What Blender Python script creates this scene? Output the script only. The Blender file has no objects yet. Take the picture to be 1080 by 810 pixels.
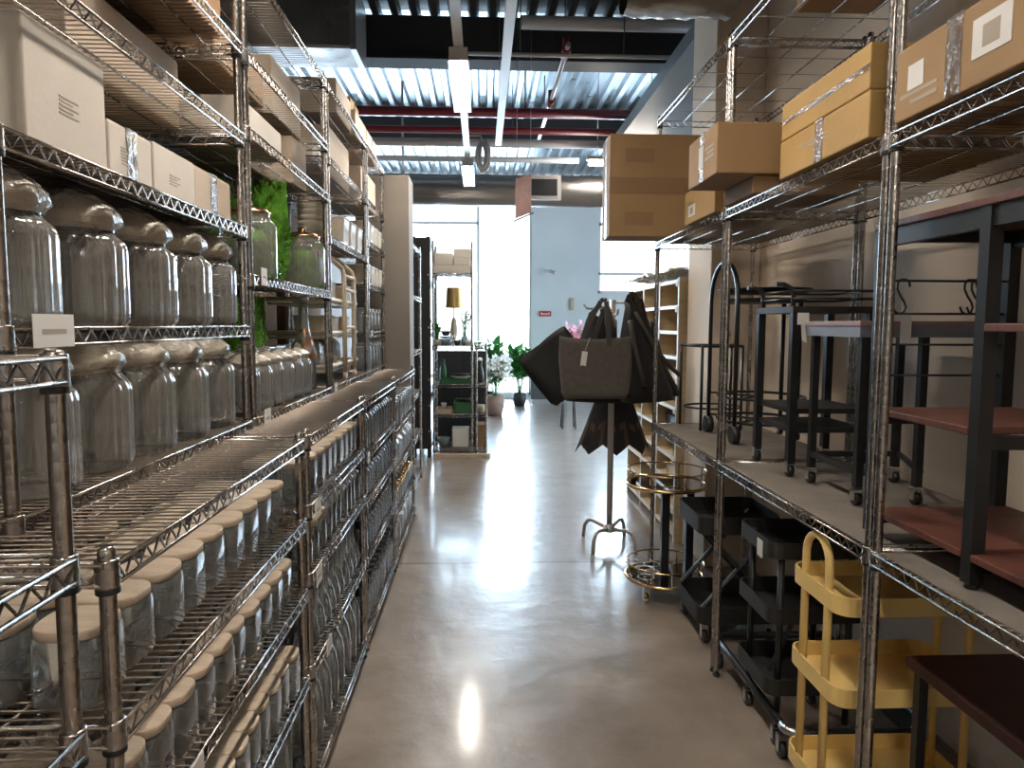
import bpy, math, random
from mathutils import Vector, Matrix
random.seed(7)
S = bpy.context.scene
COL = S.collection
PI = math.pi

# ------------------------------------------------------------------ mesh builder
class MB:
    def __init__(s):
        s.v = []; s.f = []; s.m = []; s.s = []
    def add(s, vs, fs, m=0, smooth=False):
        b = len(s.v); s.v += [tuple(p) for p in vs]
        for f in fs:
            s.f.append(tuple(b + i for i in f)); s.m.append(m); s.s.append(smooth)
        return s
    def box(s, x0, x1, y0, y1, z0, z1, m=0, M=None):
        vs = [(x0,y0,z0),(x1,y0,z0),(x1,y1,z0),(x0,y1,z0),(x0,y0,z1),(x1,y0,z1),(x1,y1,z1),(x0,y1,z1)]
        if M is not None: vs = [M @ Vector(p) for p in vs]
        return s.add(vs, [(0,3,2,1),(4,5,6,7),(0,1,5,4),(1,2,6,5),(2,3,7,6),(3,0,4,7)], m)
    def tube(s, path, r, n=6, closed=False, m=0, smooth=True):
        P = [Vector(p) for p in path]; k = len(P)
        vs = []; fs = []; up = None
        for i, p in enumerate(P):
            a = P[(i-1) % k] if (closed or i > 0) else p
            b = P[(i+1) % k] if (closed or i < k-1) else p
            t = (b - a).normalized()
            if up is None:
                up = Vector((0,0,1)) if abs(t.z) < .9 else Vector((1,0,0))
            up = (up - t*up.dot(t))
            up = up.normalized() if up.length > 1e-6 else t.orthogonal().normalized()
            w = t.cross(up)
            rr = r[i] if isinstance(r, (list, tuple)) else r
            for j in range(n):
                an = 2*PI*(j + .5)/n
                vs.append(p + (up*math.cos(an) + w*math.sin(an))*rr)
        for i in range(k if closed else k-1):
            i2 = (i+1) % k
            for j in range(n):
                fs.append((i*n+j, i*n+(j+1) % n, i2*n+(j+1) % n, i2*n+j))
        s.add(vs, fs, m, smooth)
        if not closed:
            b = len(s.v) - k*n
            s.f.append(tuple(b + j for j in reversed(range(n)))); s.m.append(m); s.s.append(False)
            s.f.append(tuple(b + (k-1)*n + j for j in range(n))); s.m.append(m); s.s.append(False)
        return s
    def lathe(s, prof, n=24, c=(0,0,0), m=0, rib=0, nr=0, sq=0, cap0=True, cap1=False, noise=0, smooth=True, sx=1, sy=1):
        vs = []; fs = []; k = len(prof)
        for (r, z) in prof:
            for j in range(n):
                a = 2*PI*j/n
                rr = r
                if rib: rr *= 1 + rib*math.cos(nr*a)
                if sq: rr *= (abs(math.cos(a))**sq + abs(math.sin(a))**sq)**(-1.0/sq)
                if noise: rr *= 1 + random.uniform(-noise, noise)
                zz = z + (random.uniform(-noise, noise)*.03 if noise else 0)
                vs.append((c[0] + rr*math.cos(a)*sx, c[1] + rr*math.sin(a)*sy, c[2] + zz))
        for i in range(k-1):
            for j in range(n):
                fs.append((i*n+j, i*n+(j+1) % n, (i+1)*n+(j+1) % n, (i+1)*n+j))
        s.add(vs, fs, m, smooth)
        b = len(s.v) - k*n
        if cap0: s.f.append(tuple(b + j for j in reversed(range(n)))); s.m.append(m); s.s.append(False)
        if cap1: s.f.append(tuple(b + (k-1)*n + j for j in range(n))); s.m.append(m); s.s.append(False)
        return s
    def prism(s, poly, z0, z1, m=0, M=None, smooth=False):
        n = len(poly)
        vs = [(x, y, z0) for x, y in poly] + [(x, y, z1) for x, y in poly]
        if M is not None: vs = [M @ Vector(p) for p in vs]
        s.add(vs, [(j, (j+1) % n, n+(j+1) % n, n+j) for j in range(n)], m, smooth)
        s.add(vs[:n], [tuple(reversed(range(n)))], m); s.add(vs[n:], [tuple(range(n))], m)
        return s
    def surf(s, fn, nu, nv, m=0, smooth=True, closeu=False):
        vs = [fn(i/(nu if closeu else nu-1), j/(nv-1)) for i in range(nu) for j in range(nv)]
        fs = []
        for i in range(nu if closeu else nu-1):
            for j in range(nv-1):
                i2 = (i+1) % nu
                fs.append((i*nv+j, i2*nv+j, i2*nv+j+1, i*nv+j+1))
        return s.add(vs, fs, m, smooth)
    def mesh(s, name):
        me = bpy.data.meshes.new(name); me.from_pydata(s.v, [], s.f)
        me.polygons.foreach_set('material_index', s.m); me.polygons.foreach_set('use_smooth', s.s)
        me.update(); return me

def rrect(x0, x1, y0, y1, r, n=5):
    o = []
    for cx, cy, a0 in ((x1-r,y1-r,0),(x0+r,y1-r,PI/2),(x0+r,y0+r,PI),(x1-r,y0+r,3*PI/2)):
        for i in range(n+1):
            a = a0 + PI/2*i/n; o.append((cx + r*math.cos(a), cy + r*math.sin(a)))
    return o
def arc(c, r, a0, a1, n, ax='xy', off=0):
    o = []
    for i in range(n+1):
        a = a0 + (a1-a0)*i/n; p, q = r*math.cos(a), r*math.sin(a)
        o.append({'xy': (c[0]+p, c[1]+q, c[2]), 'xz': (c[0]+p, c[1], c[2]+q), 'yz': (c[0], c[1]+p, c[2]+q)}[ax])
    return o

def obj(name, mb, mats, parent=None, loc=(0,0,0), rz=0, rot=None, bevel=0):
    me = mb.mesh(name) if isinstance(mb, MB) else mb
    if not me.materials:
        for k in (mats if isinstance(mats, (list, tuple)) else [mats]): me.materials.append(k)
    o = bpy.data.objects.new(name, me); COL.objects.link(o)
    o.location = loc; o.rotation_euler = rot or (0,0,rz)
    if parent is not None: o.parent = parent
    if bevel:
        b = o.modifiers.new('bevel','BEVEL'); b.width = bevel; b.segments = 2; b.limit_method = 'ANGLE'
    return o
def tag(o, label, cat, group=None):
    o['label'] = label; o['category'] = cat
    if group: o['group'] = group
    return o
def thing(name, label, cat, loc=(0,0,0), rz=0, group=None, rot=None):
    o = bpy.data.objects.new(name, None); COL.objects.link(o); o.empty_display_size = .05
    o.location = loc; o.rotation_euler = rot or (0,0,rz)
    return tag(o, label, cat, group)
def struct(name, mb, mats, bevel=0, parent=None):
    o = obj(name, mb, mats, parent, bevel=bevel)
    if parent is None: o['kind'] = 'structure'
    return o
def dup(o, loc, rz=0, label=None, group=None):
    r = o.copy(); COL.objects.link(r); r.location = loc; r.rotation_euler = (0,0,rz)
    if label: r['label'] = label
    if group: r['group'] = group
    for ch in o.children:
        c = ch.copy(); COL.objects.link(c); c.parent = r
        for g in ch.children:
            d = g.copy(); COL.objects.link(d); d.parent = c
    return r
ORD = ['first','second','third','fourth','fifth','sixth','seventh','eighth','ninth','tenth','eleventh','twelfth','thirteenth','fourteenth','fifteenth','sixteenth','seventeenth','eighteenth']

# ------------------------------------------------------------------ materials
def newmat(name):
    m = bpy.data.materials.new(name); m.use_nodes = True
    nt = m.node_tree; nt.nodes.clear()
    out = nt.nodes.new('ShaderNodeOutputMaterial')
    return m, nt, out
def pbr(name, col, rough=.5, metal=0, var=0, vscale=8, bump=0, bscale=40, col2=None, spec=.5, coat=0, stretch=(1,1,1), rvar=0, alpha=1, sheen=0, emit=None, estr=0):
    m, nt, out = newmat(name); N = nt.nodes; L = nt.links
    b = N.new('ShaderNodeBsdfPrincipled'); L.new(b.outputs[0], out.inputs[0])
    b.inputs['Base Color'].default_value = (*col, 1); b.inputs['Roughness'].default_value = rough
    b.inputs['Metallic'].default_value = metal; b.inputs['Specular IOR Level'].default_value = spec
    b.inputs['Coat Weight'].default_value = coat; b.inputs['Coat Roughness'].default_value = .12
    b.inputs['Alpha'].default_value = alpha; b.inputs['Sheen Weight'].default_value = sheen
    if emit: b.inputs['Emission Color'].default_value = (*emit, 1); b.inputs['Emission Strength'].default_value = estr
    tc = mp = None
    if var or bump or rvar:
        tc = N.new('ShaderNodeTexCoord'); mp = N.new('ShaderNodeMapping'); mp.inputs['Scale'].default_value = stretch
        L.new(tc.outputs['Object'], mp.inputs[0])
    if var or rvar:
        n = N.new('ShaderNodeTexNoise'); n.inputs['Scale'].default_value = vscale; n.inputs['Detail'].default_value = 5
        L.new(mp.outputs[0], n.inputs['Vector'])
        if var:
            r = N.new('ShaderNodeValToRGB')
            c2 = col2 or tuple(max(0, c*(1-var)) for c in col)
            r.color_ramp.elements[0].color = (*c2, 1); r.color_ramp.elements[1].color = (*[min(1, c*(1+var*.6)) for c in col], 1)
            r.color_ramp.elements[0].position = .32; r.color_ramp.elements[1].position = .68
            L.new(n.outputs['Fac'], r.inputs[0]); L.new(r.outputs[0], b.inputs['Base Color'])
        if rvar:
            mr = N.new('ShaderNodeMapRange'); mr.inputs['To Min'].default_value = max(0, rough-rvar); mr.inputs['To Max'].default_value = rough+rvar
            mr.inputs['From Min'].default_value = .3; mr.inputs['From Max'].default_value = .7
            L.new(n.outputs['Fac'], mr.inputs['Value']); L.new(mr.outputs[0], b.inputs['Roughness'])
    if bump:
        n2 = N.new('ShaderNodeTexNoise'); n2.inputs['Scale'].default_value = bscale; n2.inputs['Detail'].default_value = 4
        L.new(mp.outputs[0], n2.inputs['Vector'])
        bp = N.new('ShaderNodeBump'); bp.inputs['Strength'].default_value = bump; bp.inputs['Distance'].default_value = .01
        L.new(n2.outputs['Fac'], bp.inputs['Height']); L.new(bp.outputs[0], b.inputs['Normal'])
    return m
def glass(name, tint=(.86,.9,.9), milky=.06, mcol=(.6,.6,.58), rough=.03, ior=1.45, bump=0, bscale=30):
    """thin clear glass or film: lets light straight through, mirrors more at grazing angles"""
    m, nt, out = newmat(name); N = nt.nodes; L = nt.links
    tr = N.new('ShaderNodeBsdfTransparent'); tr.inputs[0].default_value = (*tint, 1)
    gl = N.new('ShaderNodeBsdfGlossy'); gl.inputs['Roughness'].default_value = rough; gl.inputs[0].default_value = (1,1,1,1)
    df = N.new('ShaderNodeBsdfDiffuse'); df.inputs[0].default_value = (*mcol, 1)
    fr = N.new('ShaderNodeFresnel'); fr.inputs[0].default_value = ior
    mul = N.new('ShaderNodeMath'); mul.operation = 'MULTIPLY'; mul.inputs[1].default_value = 1.5; mul.use_clamp = True
    L.new(fr.outputs[0], mul.inputs[0])
    m1 = N.new('ShaderNodeMixShader'); m1.inputs[0].default_value = milky
    L.new(tr.outputs[0], m1.inputs[1]); L.new(df.outputs[0], m1.inputs[2])
    m2 = N.new('ShaderNodeMixShader'); L.new(mul.outputs[0], m2.inputs[0]); L.new(m1.outputs[0], m2.inputs[1]); L.new(gl.outputs[0], m2.inputs[2])
    L.new(m2.outputs[0], out.inputs[0])
    if bump:
        tc = N.new('ShaderNodeTexCoord'); n2 = N.new('ShaderNodeTexNoise'); n2.inputs['Scale'].default_value = bscale
        n2.inputs['Detail'].default_value = 3
        L.new(tc.outputs['Object'], n2.inputs['Vector'])
        bp = N.new('ShaderNodeBump'); bp.inputs['Strength'].default_value = bump; bp.inputs['Distance'].default_value = .02
        L.new(n2.outputs['Fac'], bp.inputs['Height'])
        for q in (gl, df, fr): L.new(bp.outputs[0], q.inputs['Normal'])
    return m
def emis(name, col, s):
    m, nt, out = newmat(name); e = nt.nodes.new('ShaderNodeEmission')
    e.inputs[0].default_value = (*col, 1); e.inputs[1].default_value = s
    nt.links.new(e.outputs[0], out.inputs[0]); return m

M = dict(
    chrome=pbr('chrome_wire', (.42,.39,.365), .24, 1, rvar=.08, vscale=20),
    deckwire=pbr('deck_wire', (.27,.225,.185), .38, .9),
    pillar=pbr('pillar_paint', (.23,.2,.172), .7, var=.06, vscale=2),
    post=pbr('chrome_post', (.4,.365,.335), .25, 1, rvar=.1, vscale=12),
    blk_plastic=pbr('black_plastic', (.015,.015,.016), .45),
    liner=pbr('grey_liner', (.2,.172,.145), .8, var=.25, vscale=5, bump=.2, bscale=120),
    glass=glass('jar_glass', (.93,.94,.93), .26, (.5,.48,.45)),
    glass2=glass('bottle_glass', (.92,.96,.98), .24, (.52,.54,.55)),
    film=glass('plastic_film', (.82,.79,.74), .62, (.74,.66,.55), .22, 1.45, .8, 28),
    clearwrap=glass('clear_wrap', (.85,.88,.9), .45, (.82,.85,.88), .12, 1.5, 1.0, 22),
    cork=pbr('beech_lid', (.56,.455,.345), .6, var=.18, vscale=14, stretch=(1,8,1)),
    copper=pbr('copper', (.75,.42,.25), .25, 1),
    gold=pbr('brass', (.8,.55,.3), .22, 1, rvar=.05),
    blkcap=pbr('black_cap', (.02,.02,.022), .4),
    steel=pbr('steel', (.6,.6,.6), .3, 1),
    card_l=pbr('pale_cardboard', (.56,.46,.36), .75, var=.08, vscale=3, bump=.08, bscale=60),
    card_w=pbr('white_cardboard', (.66,.6,.52), .7, var=.06, vscale=3, bump=.05, bscale=60),
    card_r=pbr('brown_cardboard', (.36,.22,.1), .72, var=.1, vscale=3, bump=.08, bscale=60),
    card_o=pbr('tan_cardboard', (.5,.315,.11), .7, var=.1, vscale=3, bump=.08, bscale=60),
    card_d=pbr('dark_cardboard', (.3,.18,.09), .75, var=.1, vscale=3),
    tape=glass('packing_tape', (.85,.72,.52), .12, (.6,.45,.28), .15, 1.5, .5, 40),
    paper=pbr('paper', (.75,.73,.7), .7),
    ink=pbr('printing_ink', (.12,.1,.09), .7),
    faint=pbr('faint_ink', (.42,.36,.29), .75),
    moss=pbr('moss', (.12,.34,.02), .9, var=.45, vscale=25),
    leaf=pbr('leaf', (.06,.33,.06), .5, var=.4, vscale=6),
    white_petal=pbr('white_petal', (.8,.82,.8), .6), pink=pbr('pink_petal', (.8,.4,.55), .6),
    terracotta=pbr('clay_pot', (.28,.2,.17), .7, var=.2), dkpot=pbr('dark_pot', (.02,.022,.025), .5),
    ceramic=pbr('cream_ceramic', (.62,.55,.45), .35), white=pbr('white_paint', (.72,.72,.7), .5),
    cream=pbr('cream_metal', (.66,.56,.43), .4),
    black=pbr('black_metal', (.012,.012,.013), .38, var=.3, vscale=10),
    blackm=pbr('black_board', (.014,.013,.013), .55),
    wood_r=pbr('red_brown_board', (.13,.045,.03), .45, var=.3, vscale=6, stretch=(1,8,1)),
    wood_d=pbr('dark_walnut_board', (.05,.014,.012), .5, var=.3, vscale=6, stretch=(1,8,1)),
    yellow=pbr('yellow_plastic', (.78,.55,.2), .4, var=.04, vscale=3),
    pinkgrey=pbr('mauve_board', (.3,.19,.19), .4),
    blueedge=pbr('grey_blue_edge', (.2,.22,.27), .4),
    smoke=glass('smoked_glass', (.25,.26,.28), .05, (.05,.05,.05), .03),
    bag=pbr('charcoal_canvas', (.1,.086,.074), .85, bump=.5, bscale=260, var=.15, vscale=30, sheen=.2),
    bagb=pbr('black_nylon', (.006,.0055,.0065), .62, bump=.15, bscale=20),
    added_divider=pbr('added_divider_board', (.17,.14,.115), .75, var=.1, vscale=3),
    strap=pbr('strap', (.045,.038,.032), .7), umb=pbr('umbrella_cloth', (.012,.01,.013), .65), stripe=pbr('tan_stripe', (.085,.045,.032), .7),
    pole=pbr('grey_painted_steel', (.42,.4,.38), .4, .3),
    plywood=pbr('pale_plywood', (.63,.5,.31), .6, var=.14, vscale=5, stretch=(1,1,6)), plyw=pbr('white_edge', (.72,.7,.66), .5),
    green=pbr('green_ceramic', (.03,.12,.05), .3), blueg=pbr('blue_grey_glaze', (.2,.27,.3), .25), darkg=pbr('dark_glaze', (.03,.035,.04), .3),
    lampgold=pbr('gold_shade', (.5,.32,.12), .4, .5), twig=pbr('dry_grass', (.3,.28,.12), .8),
    wall=pbr('beige_plaster', (.74,.63,.51), .8, var=.06, vscale=2, bump=.1, bscale=90),
    wallw=pbr('white_plaster', (.68,.75,.79), .7, var=.03, vscale=2),
    ceil_dark=pbr('dark_steel', (.03,.03,.032), .6),
    beamgrey=pbr('grey_steel', (.1,.12,.135), .5),
    deck_shade=pbr('shaded_deck', (.07,.072,.075), .6, .2, var=.3, vscale=3),  # shade on the deck before the middle beam, put into a darker colour
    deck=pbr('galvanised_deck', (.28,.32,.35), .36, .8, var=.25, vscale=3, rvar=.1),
    redpipe=pbr('red_pipe', (.2,.015,.022), .4), greypipe=pbr('grey_pipe', (.5,.47,.45), .45),
    track=pbr('white_channel', (.62,.6,.58), .4), browntape=pbr('brown_tape', (.27,.155,.07), .5),
    foil=pbr('foil', (.34,.325,.31), .38, 1, bump=1.0, bscale=7, rvar=.1, vscale=5),
    mullion=pbr('window_frame', (.75,.78,.8), .5, 0),
    pane=glass('window_pane', (.97,.98,.98), .0, (1,1,1), .02),
    tube=emis('fluorescent_tube', (1.0,.91,.8), 34.0), red=pbr('red_sign', (.5,.03,.05), .5), fadedred=pbr('faded_print', (.72,.45,.38), .7, var=.3, vscale=4),
)
# polished concrete floor
def floor_mat():
    m, nt, out = newmat('polished_concrete'); N = nt.nodes; L = nt.links
    b = N.new('ShaderNodeBsdfPrincipled'); L.new(b.outputs[0], out.inputs[0])
    tc = N.new('ShaderNodeTexCoord')
    n = N.new('ShaderNodeTexNoise'); n.inputs['Scale'].default_value = 3; n.inputs['Detail'].default_value = 12; n.inputs['Roughness'].default_value = .6
    L.new(tc.outputs['Object'], n.inputs['Vector'])
    r = N.new('ShaderNodeValToRGB'); e = r.color_ramp.elements
    e[0].position = .3; e[0].color = (.19,.15,.12,1); e[1].position = .7; e[1].color = (.32,.265,.215,1)
    L.new(n.outputs['Fac'], r.inputs[0])
    sep = N.new('ShaderNodeSeparateXYZ'); L.new(tc.outputs['Object'], sep.inputs[0])
    nj = N.new('ShaderNodeTexNoise'); nj.inputs['Scale'].default_value = 5; L.new(tc.outputs['Object'], nj.inputs['Vector'])
    ad = N.new('ShaderNodeMath'); ad.operation = 'MULTIPLY_ADD'; ad.inputs[1].default_value = .05; L.new(nj.outputs['Fac'], ad.inputs[0]); L.new(sep.outputs['Y'], ad.inputs[2])
    su = N.new('ShaderNodeMath'); su.operation = 'SUBTRACT'; su.inputs[1].default_value = 4.52; L.new(ad.outputs[0], su.inputs[0])
    ab = N.new('ShaderNodeMath'); ab.operation = 'ABSOLUTE'; L.new(su.outputs[0], ab.inputs[0])
    lt = N.new('ShaderNodeMath'); lt.operation = 'LESS_THAN'; lt.inputs[1].default_value = .012; L.new(ab.outputs[0], lt.inputs[0])
    mx = N.new('ShaderNodeMix'); mx.data_type = 'RGBA'; L.new(lt.outputs[0], mx.inputs[0]); L.new(r.outputs[0], mx.inputs[6]); mx.inputs[7].default_value = (.1,.08,.07,1)
    L.new(mx.outputs[2], b.inputs['Base Color'])
    n2 = N.new('ShaderNodeTexNoise'); n2.inputs['Scale'].default_value = 4.5; n2.inputs['Detail'].default_value = 6; n2.inputs['Roughness'].default_value = .55; L.new(tc.outputs['Object'], n2.inputs['Vector'])
    mr = N.new('ShaderNodeMapRange'); mr.inputs['From Min'].default_value = .3; mr.inputs['From Max'].default_value = .7; mr.inputs['To Min'].default_value = .24; mr.inputs['To Max'].default_value = .31
    b.inputs['Roughness'].default_value = .3
    bp = N.new('ShaderNodeBump'); bp.inputs['Strength'].default_value = .4; bp.inputs['Distance'].default_value = .02
    L.new(n2.outputs['Fac'], bp.inputs['Height']); L.new(bp.outputs[0], b.inputs['Normal'])
    b.inputs['Specular IOR Level'].default_value = .5
    b.inputs['Coat Weight'].default_value = .45; b.inputs['Coat Roughness'].default_value = .12
    return m
M['floor'] = floor_mat()
# ------------------------------------------------------------------ camera
cam = bpy.data.cameras.new('camera'); camo = bpy.data.objects.new('camera', cam); COL.objects.link(camo)
cam.sensor_width = 36; cam.lens = 36*745/1080; cam.clip_start = .05
fw = Vector((.04291345, .99553213, -.08410839)); rt = Vector((.99907879, -.04276111, .00361271))
dn = Vector((0, -.08418594, -.99645006))
camo.matrix_world = Matrix(((rt.x, -dn.x, -fw.x, 0), (rt.y, -dn.y, -fw.y, 0), (rt.z, -dn.z, -fw.z, 1.55), (0,0,0,1)))
S.camera = camo

# ------------------------------------------------------------------ room shell
struct('floor', MB().box(-6,6,-9,15,-.1,0), M['floor'])
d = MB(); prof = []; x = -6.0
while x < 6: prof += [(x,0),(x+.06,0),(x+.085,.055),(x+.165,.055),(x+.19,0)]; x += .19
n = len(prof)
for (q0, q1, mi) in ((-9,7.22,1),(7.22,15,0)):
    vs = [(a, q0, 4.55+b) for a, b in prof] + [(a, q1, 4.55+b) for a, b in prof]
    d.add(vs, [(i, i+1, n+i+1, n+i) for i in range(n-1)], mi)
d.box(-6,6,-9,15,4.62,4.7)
struct('ceiling', d, [M['deck'], M['deck_shade']])
struct('wall_right', MB().box(1.73,1.85,-1.2,4.85,0,4.55), M['wall'])
struct('pillar_right', MB().box(1.42,1.73,4.36,4.85,0,4.55), M['wall'], bevel=.01)
def side_wall(name, win, x0, x1):
    b = MB()
    for r in ((4.85 if x0 > 0 else -9,8,0,4.55),(14.2,15,0,4.55),(8,14.2,0,.3),(8,14.2,4.1,4.55)): b.box(x0,x1,r[0],r[1],r[2],r[3])
    struct(name, b, M['wallw'])
    f = MB()
    for y in (8,10,12.1,14.15): f.box(x0+.02,x1-.02,y,y+.05,.3,4.1)
    for z in (.3,2.2,4.05): f.box(x0+.02,x1-.02,8,14.2,z,z+.05)
    w = struct(win, f, M['mullion']); obj('pane', MB().box(x0+.045,x0+.055,8.02,14.18,.32,4.08), M['pane'], w)
side_wall('wall_far_right', 'window_3', 5.9, 6); side_wall('wall_left', 'window_4', -6, -5.9)  # unseen side windows, added to brighten the far end of the shop
struct('wall_front', MB().box(-5.9,5.9,-9,-8.9,0,4.55), M['wallw'])
struct('wall_side', MB().box(5.9,6,-9,4.85,0,4.55), M['wallw'])
struct('wall_return', MB().box(1.73,5.9,4.75,4.85,0,4.55), M['wall'])
b = MB()
for r in ((-6,-4.2,0,4.55),(-4.2,1.04,4.15,4.55),(1.04,2.43,0,4.55),(2.43,5.0,4.15,4.55),(5.0,6,0,4.55),(2.43,5.0,0,2.2),(-4.2,1.04,0,.06)): b.box(r[0],r[1],14.8,14.95,r[2],r[3])
struct('wall_back', b, M['wallw'])
for k, (x0, x1, vs_, zb) in enumerate(((-4.2,1.04,(-2.9,-1.6,-.07),.06),(2.43,5.0,(3.7,),2.2))):
    f = MB()
    f.box(x0,x0+.05,14.82,14.9,zb,4.15); f.box(x1-.05,x1,14.82,14.9,zb,4.15); f.box(x0,x1,14.82,14.9,4.1,4.15); f.box(x0,x1,14.82,14.9,zb,zb+.06)
    for v in vs_: f.box(v-.03,v+.03,14.82,14.9,zb,4.12)
    f.box(x0, x1 if k else -.07, 14.82,14.9,3.6,3.66); f.box(x0,x1,14.82,14.9,zb+.38,zb+.44)
    w = struct('window_%d' % (k+1), f, M['mullion'])
    obj('pane', MB().box(x0+.02,x1-.02,14.855,14.862,zb+.02,4.13), M['pane'], w)
# steel beams, bulkhead
struct('beam_middle', MB().box(-6,5.9,7.2,7.24,4.12,4.55).box(-6,5.9,7.08,7.36,4.1,4.125), M['ceil_dark'])
struct('beam_back', MB().box(-6,6,10.6,10.9,4.2,4.55), M['ceil_dark'])
struct('beam_front', MB().box(-6,1.73,2.4,2.65,4.1,4.55), M['ceil_dark'])
struct('trim_bulkhead', MB().box(1.54,2.7,4.86,9.2,3.62,3.74), M['beamgrey'])
struct('wall_added_divider', MB().box(-1.98,-1.9,-1,13,0,2.85), M['added_divider'])  # unseen partition, added to keep bright window light from showing behind the racks
struct('pillar_left', MB().box(-1.0,-.575,5.72,6.05,0,2.72), M['pillar'], bevel=.004)

# ------------------------------------------------------------------ pipes, ducts and tracks under the ceiling
def pipe(name, a, b, r, mat, label, cat='pipe', n=10, hang=4.55, nh=2, hr=.006):
    t = thing(name, label, cat, a); A, B = Vector(a), Vector(b)
    obj('tube', MB().tube([(0,0,0), B-A], r, n), mat, t)
    for i in range(nh):
        p = (B-A)*((i+.5)/nh)
        obj('hanger', MB().tube([p, (p.x,p.y,hang-a[2])], hr, 5), M['ceil_dark'], t)
    return t
pipe('red_pipe', (-4,8.2,3.93),(2.0,8.2,3.93), .052, M['redpipe'], 'thick dark red sprinkler pipe crossing under the metal deck, the upper one')
pipe('red_pipe', (-4,8.45,3.8),(2.0,8.45,3.8), .04, M['redpipe'], 'thinner dark red pipe crossing just below the thick red pipe')
pipe('pipe_conduit', (.35,6.7,4.3),(2.0,6.7,4.3), .06, M['greypipe'], 'pale grey wide pipe in front of the dark steel beam')
t = pipe('pipe_conduit', (-.12,6.55,3.96),(1.75,6.55,3.96), .018, M['greypipe'], 'thin cream conduit with a bent right end below the dark beam')
obj('elbow', MB().tube([(1.87,0,0),(1.95,0,-.03),(1.98,0,-.1),(1.98,0,-.2)], .018, 8), M['greypipe'], t)
pipe('pipe_conduit', (-3,8.75,3.73),(1.5,8.75,3.73), .05, M['greypipe'], 'grey pipe spanning the aisle behind the red pipes')
pipe('pipe_conduit', (-3,8.9,3.57),(1.2,8.9,3.57), .035, M['track'], 'white pipe running just above the big foil duct')
t = pipe('sprinkler_pipe', (.76,6.4,4.0),(.76,9.6,4.0), .022, M['steel'], 'silver sprinkler branch pipe with red couplings right of the white channel')
for yy in (.08, 1.5): obj('coupling', MB().tube([(0,yy,0),(0,yy+.2,0)], .04, 8).tube([(0,yy+.1,0),(0,yy+.1,.12)], .03, 8), M['redpipe'], t)
tr = thing('light_track', 'long white lighting channel down the middle of the aisle carrying the fluorescent lights', 'light track', (-.15,-2,3.32))
obj('channel', MB().box(-.03,.03,0,13,0,.045), M['track'], tr)
for yy in (1,4,7,10): obj('hanger', MB().tube([(0,yy,.04),(0,yy,1.23)], .005, 5), M['steel'], tr)
tr = thing('cable_channel', 'bare white cable channel hung right of the lit lighting channel', 'cable channel', (.165,.5,3.32))
obj('channel', MB().box(-.03,.03,0,6.7,0,.05), M['track'], tr)
for yy in (2.4,4.6,6.3): obj('hanger', MB().tube([(0,yy,.04),(0,yy,1.23)], .005, 5), M['steel'], tr)
coil = MB()
for k in range(4): coil.tube([(math.cos(a)*.045+.02*math.sin(k*2), math.sin(a)*.03+k*.02, -.14+math.sin(a)*(.13+.02*(k%2))) for a in [2*PI*i/14 for i in range(14)]], .016, 6, closed=True)
coil.tube([(0,.03,-.02),(-.02,.02,.05),(-.16,.02,.045)], .008, 5)
tag(obj('cable_coil', coil, M['greypipe'], None, (.01,7.0,3.32)), 'coiled grey cable hanging beside the white lighting channel', 'cable')
def light(x, y, label, L=1.1):
    t = thing('ceiling_light', label, 'light', (x,y,3.32), group='fluorescent ceiling lights')
    h = MB(); pr = [(-.07,-.09),(-.045,-.005),(.045,-.005),(.07,-.09),(.06,-.09),(.045,-.03),(-.045,-.03),(-.06,-.09)]
    Mx = Matrix(((1,0,0,0),(0,0,1,0),(0,1,0,0),(0,0,0,1)))
    h.prism(pr, 0, L, M=Mx); obj('housing', h, M['track'], t)
    obj('diffuser', MB().box(-.042,.042,.03,L-.03,-.08,-.032), M['tube'], t)
    obj('end_cap', MB().box(-.06,.06,-.012,0,-.085,-.005), M['track'], t); obj('end_cap', MB().box(-.06,.06,L,L+.012,-.085,-.005), M['track'], t)
light(-.15,4.7,'lit fluorescent light nearest in view on the white channel over the aisle')
light(-.15,7.75,'smaller looking fluorescent light further along the channel, in front of the foil duct')
light(-.15,1.55,'fluorescent light on the aisle channel just above the viewpoint'); light(-.15,-1.4,'fluorescent light on the aisle channel behind the viewpoint')
for k, y in enumerate((.5,3.5,7.5,11)): light(-3.2,y,'fluorescent light over the neighbouring aisle behind the left shelving, %s from the entrance' % ORD[k])
for k, (x, y) in enumerate(((-2.6,-3.2),(-.15,-4.2),(2.4,-3.2),(-2.6,-6.5),(-.15,-7),(2.4,-6.5),(3.8,-3.2),(-4.4,-3.2))): light(x,y,'added fill light in the unseen hall behind the viewpoint, %s of eight' % ORD[k])  # unseen fixtures, added as fill for the dim shelves
t = thing('tube_light', 'bare lit tube light hung crosswise at right above the foil duct', 'light', (1.3,8.7,3.5))
obj('tube', MB().tube([(0,0,0),(.85,0,0)], .03, 8), M['tube'], t); obj('batten', MB().box(-.03,.88,-.03,.03,.035,.08), M['track'], t)
for q in (.1,.75): obj('hanger', MB().tube([(q,0,.07),(q,0,1.05)], .005, 5), M['steel'], t)
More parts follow.
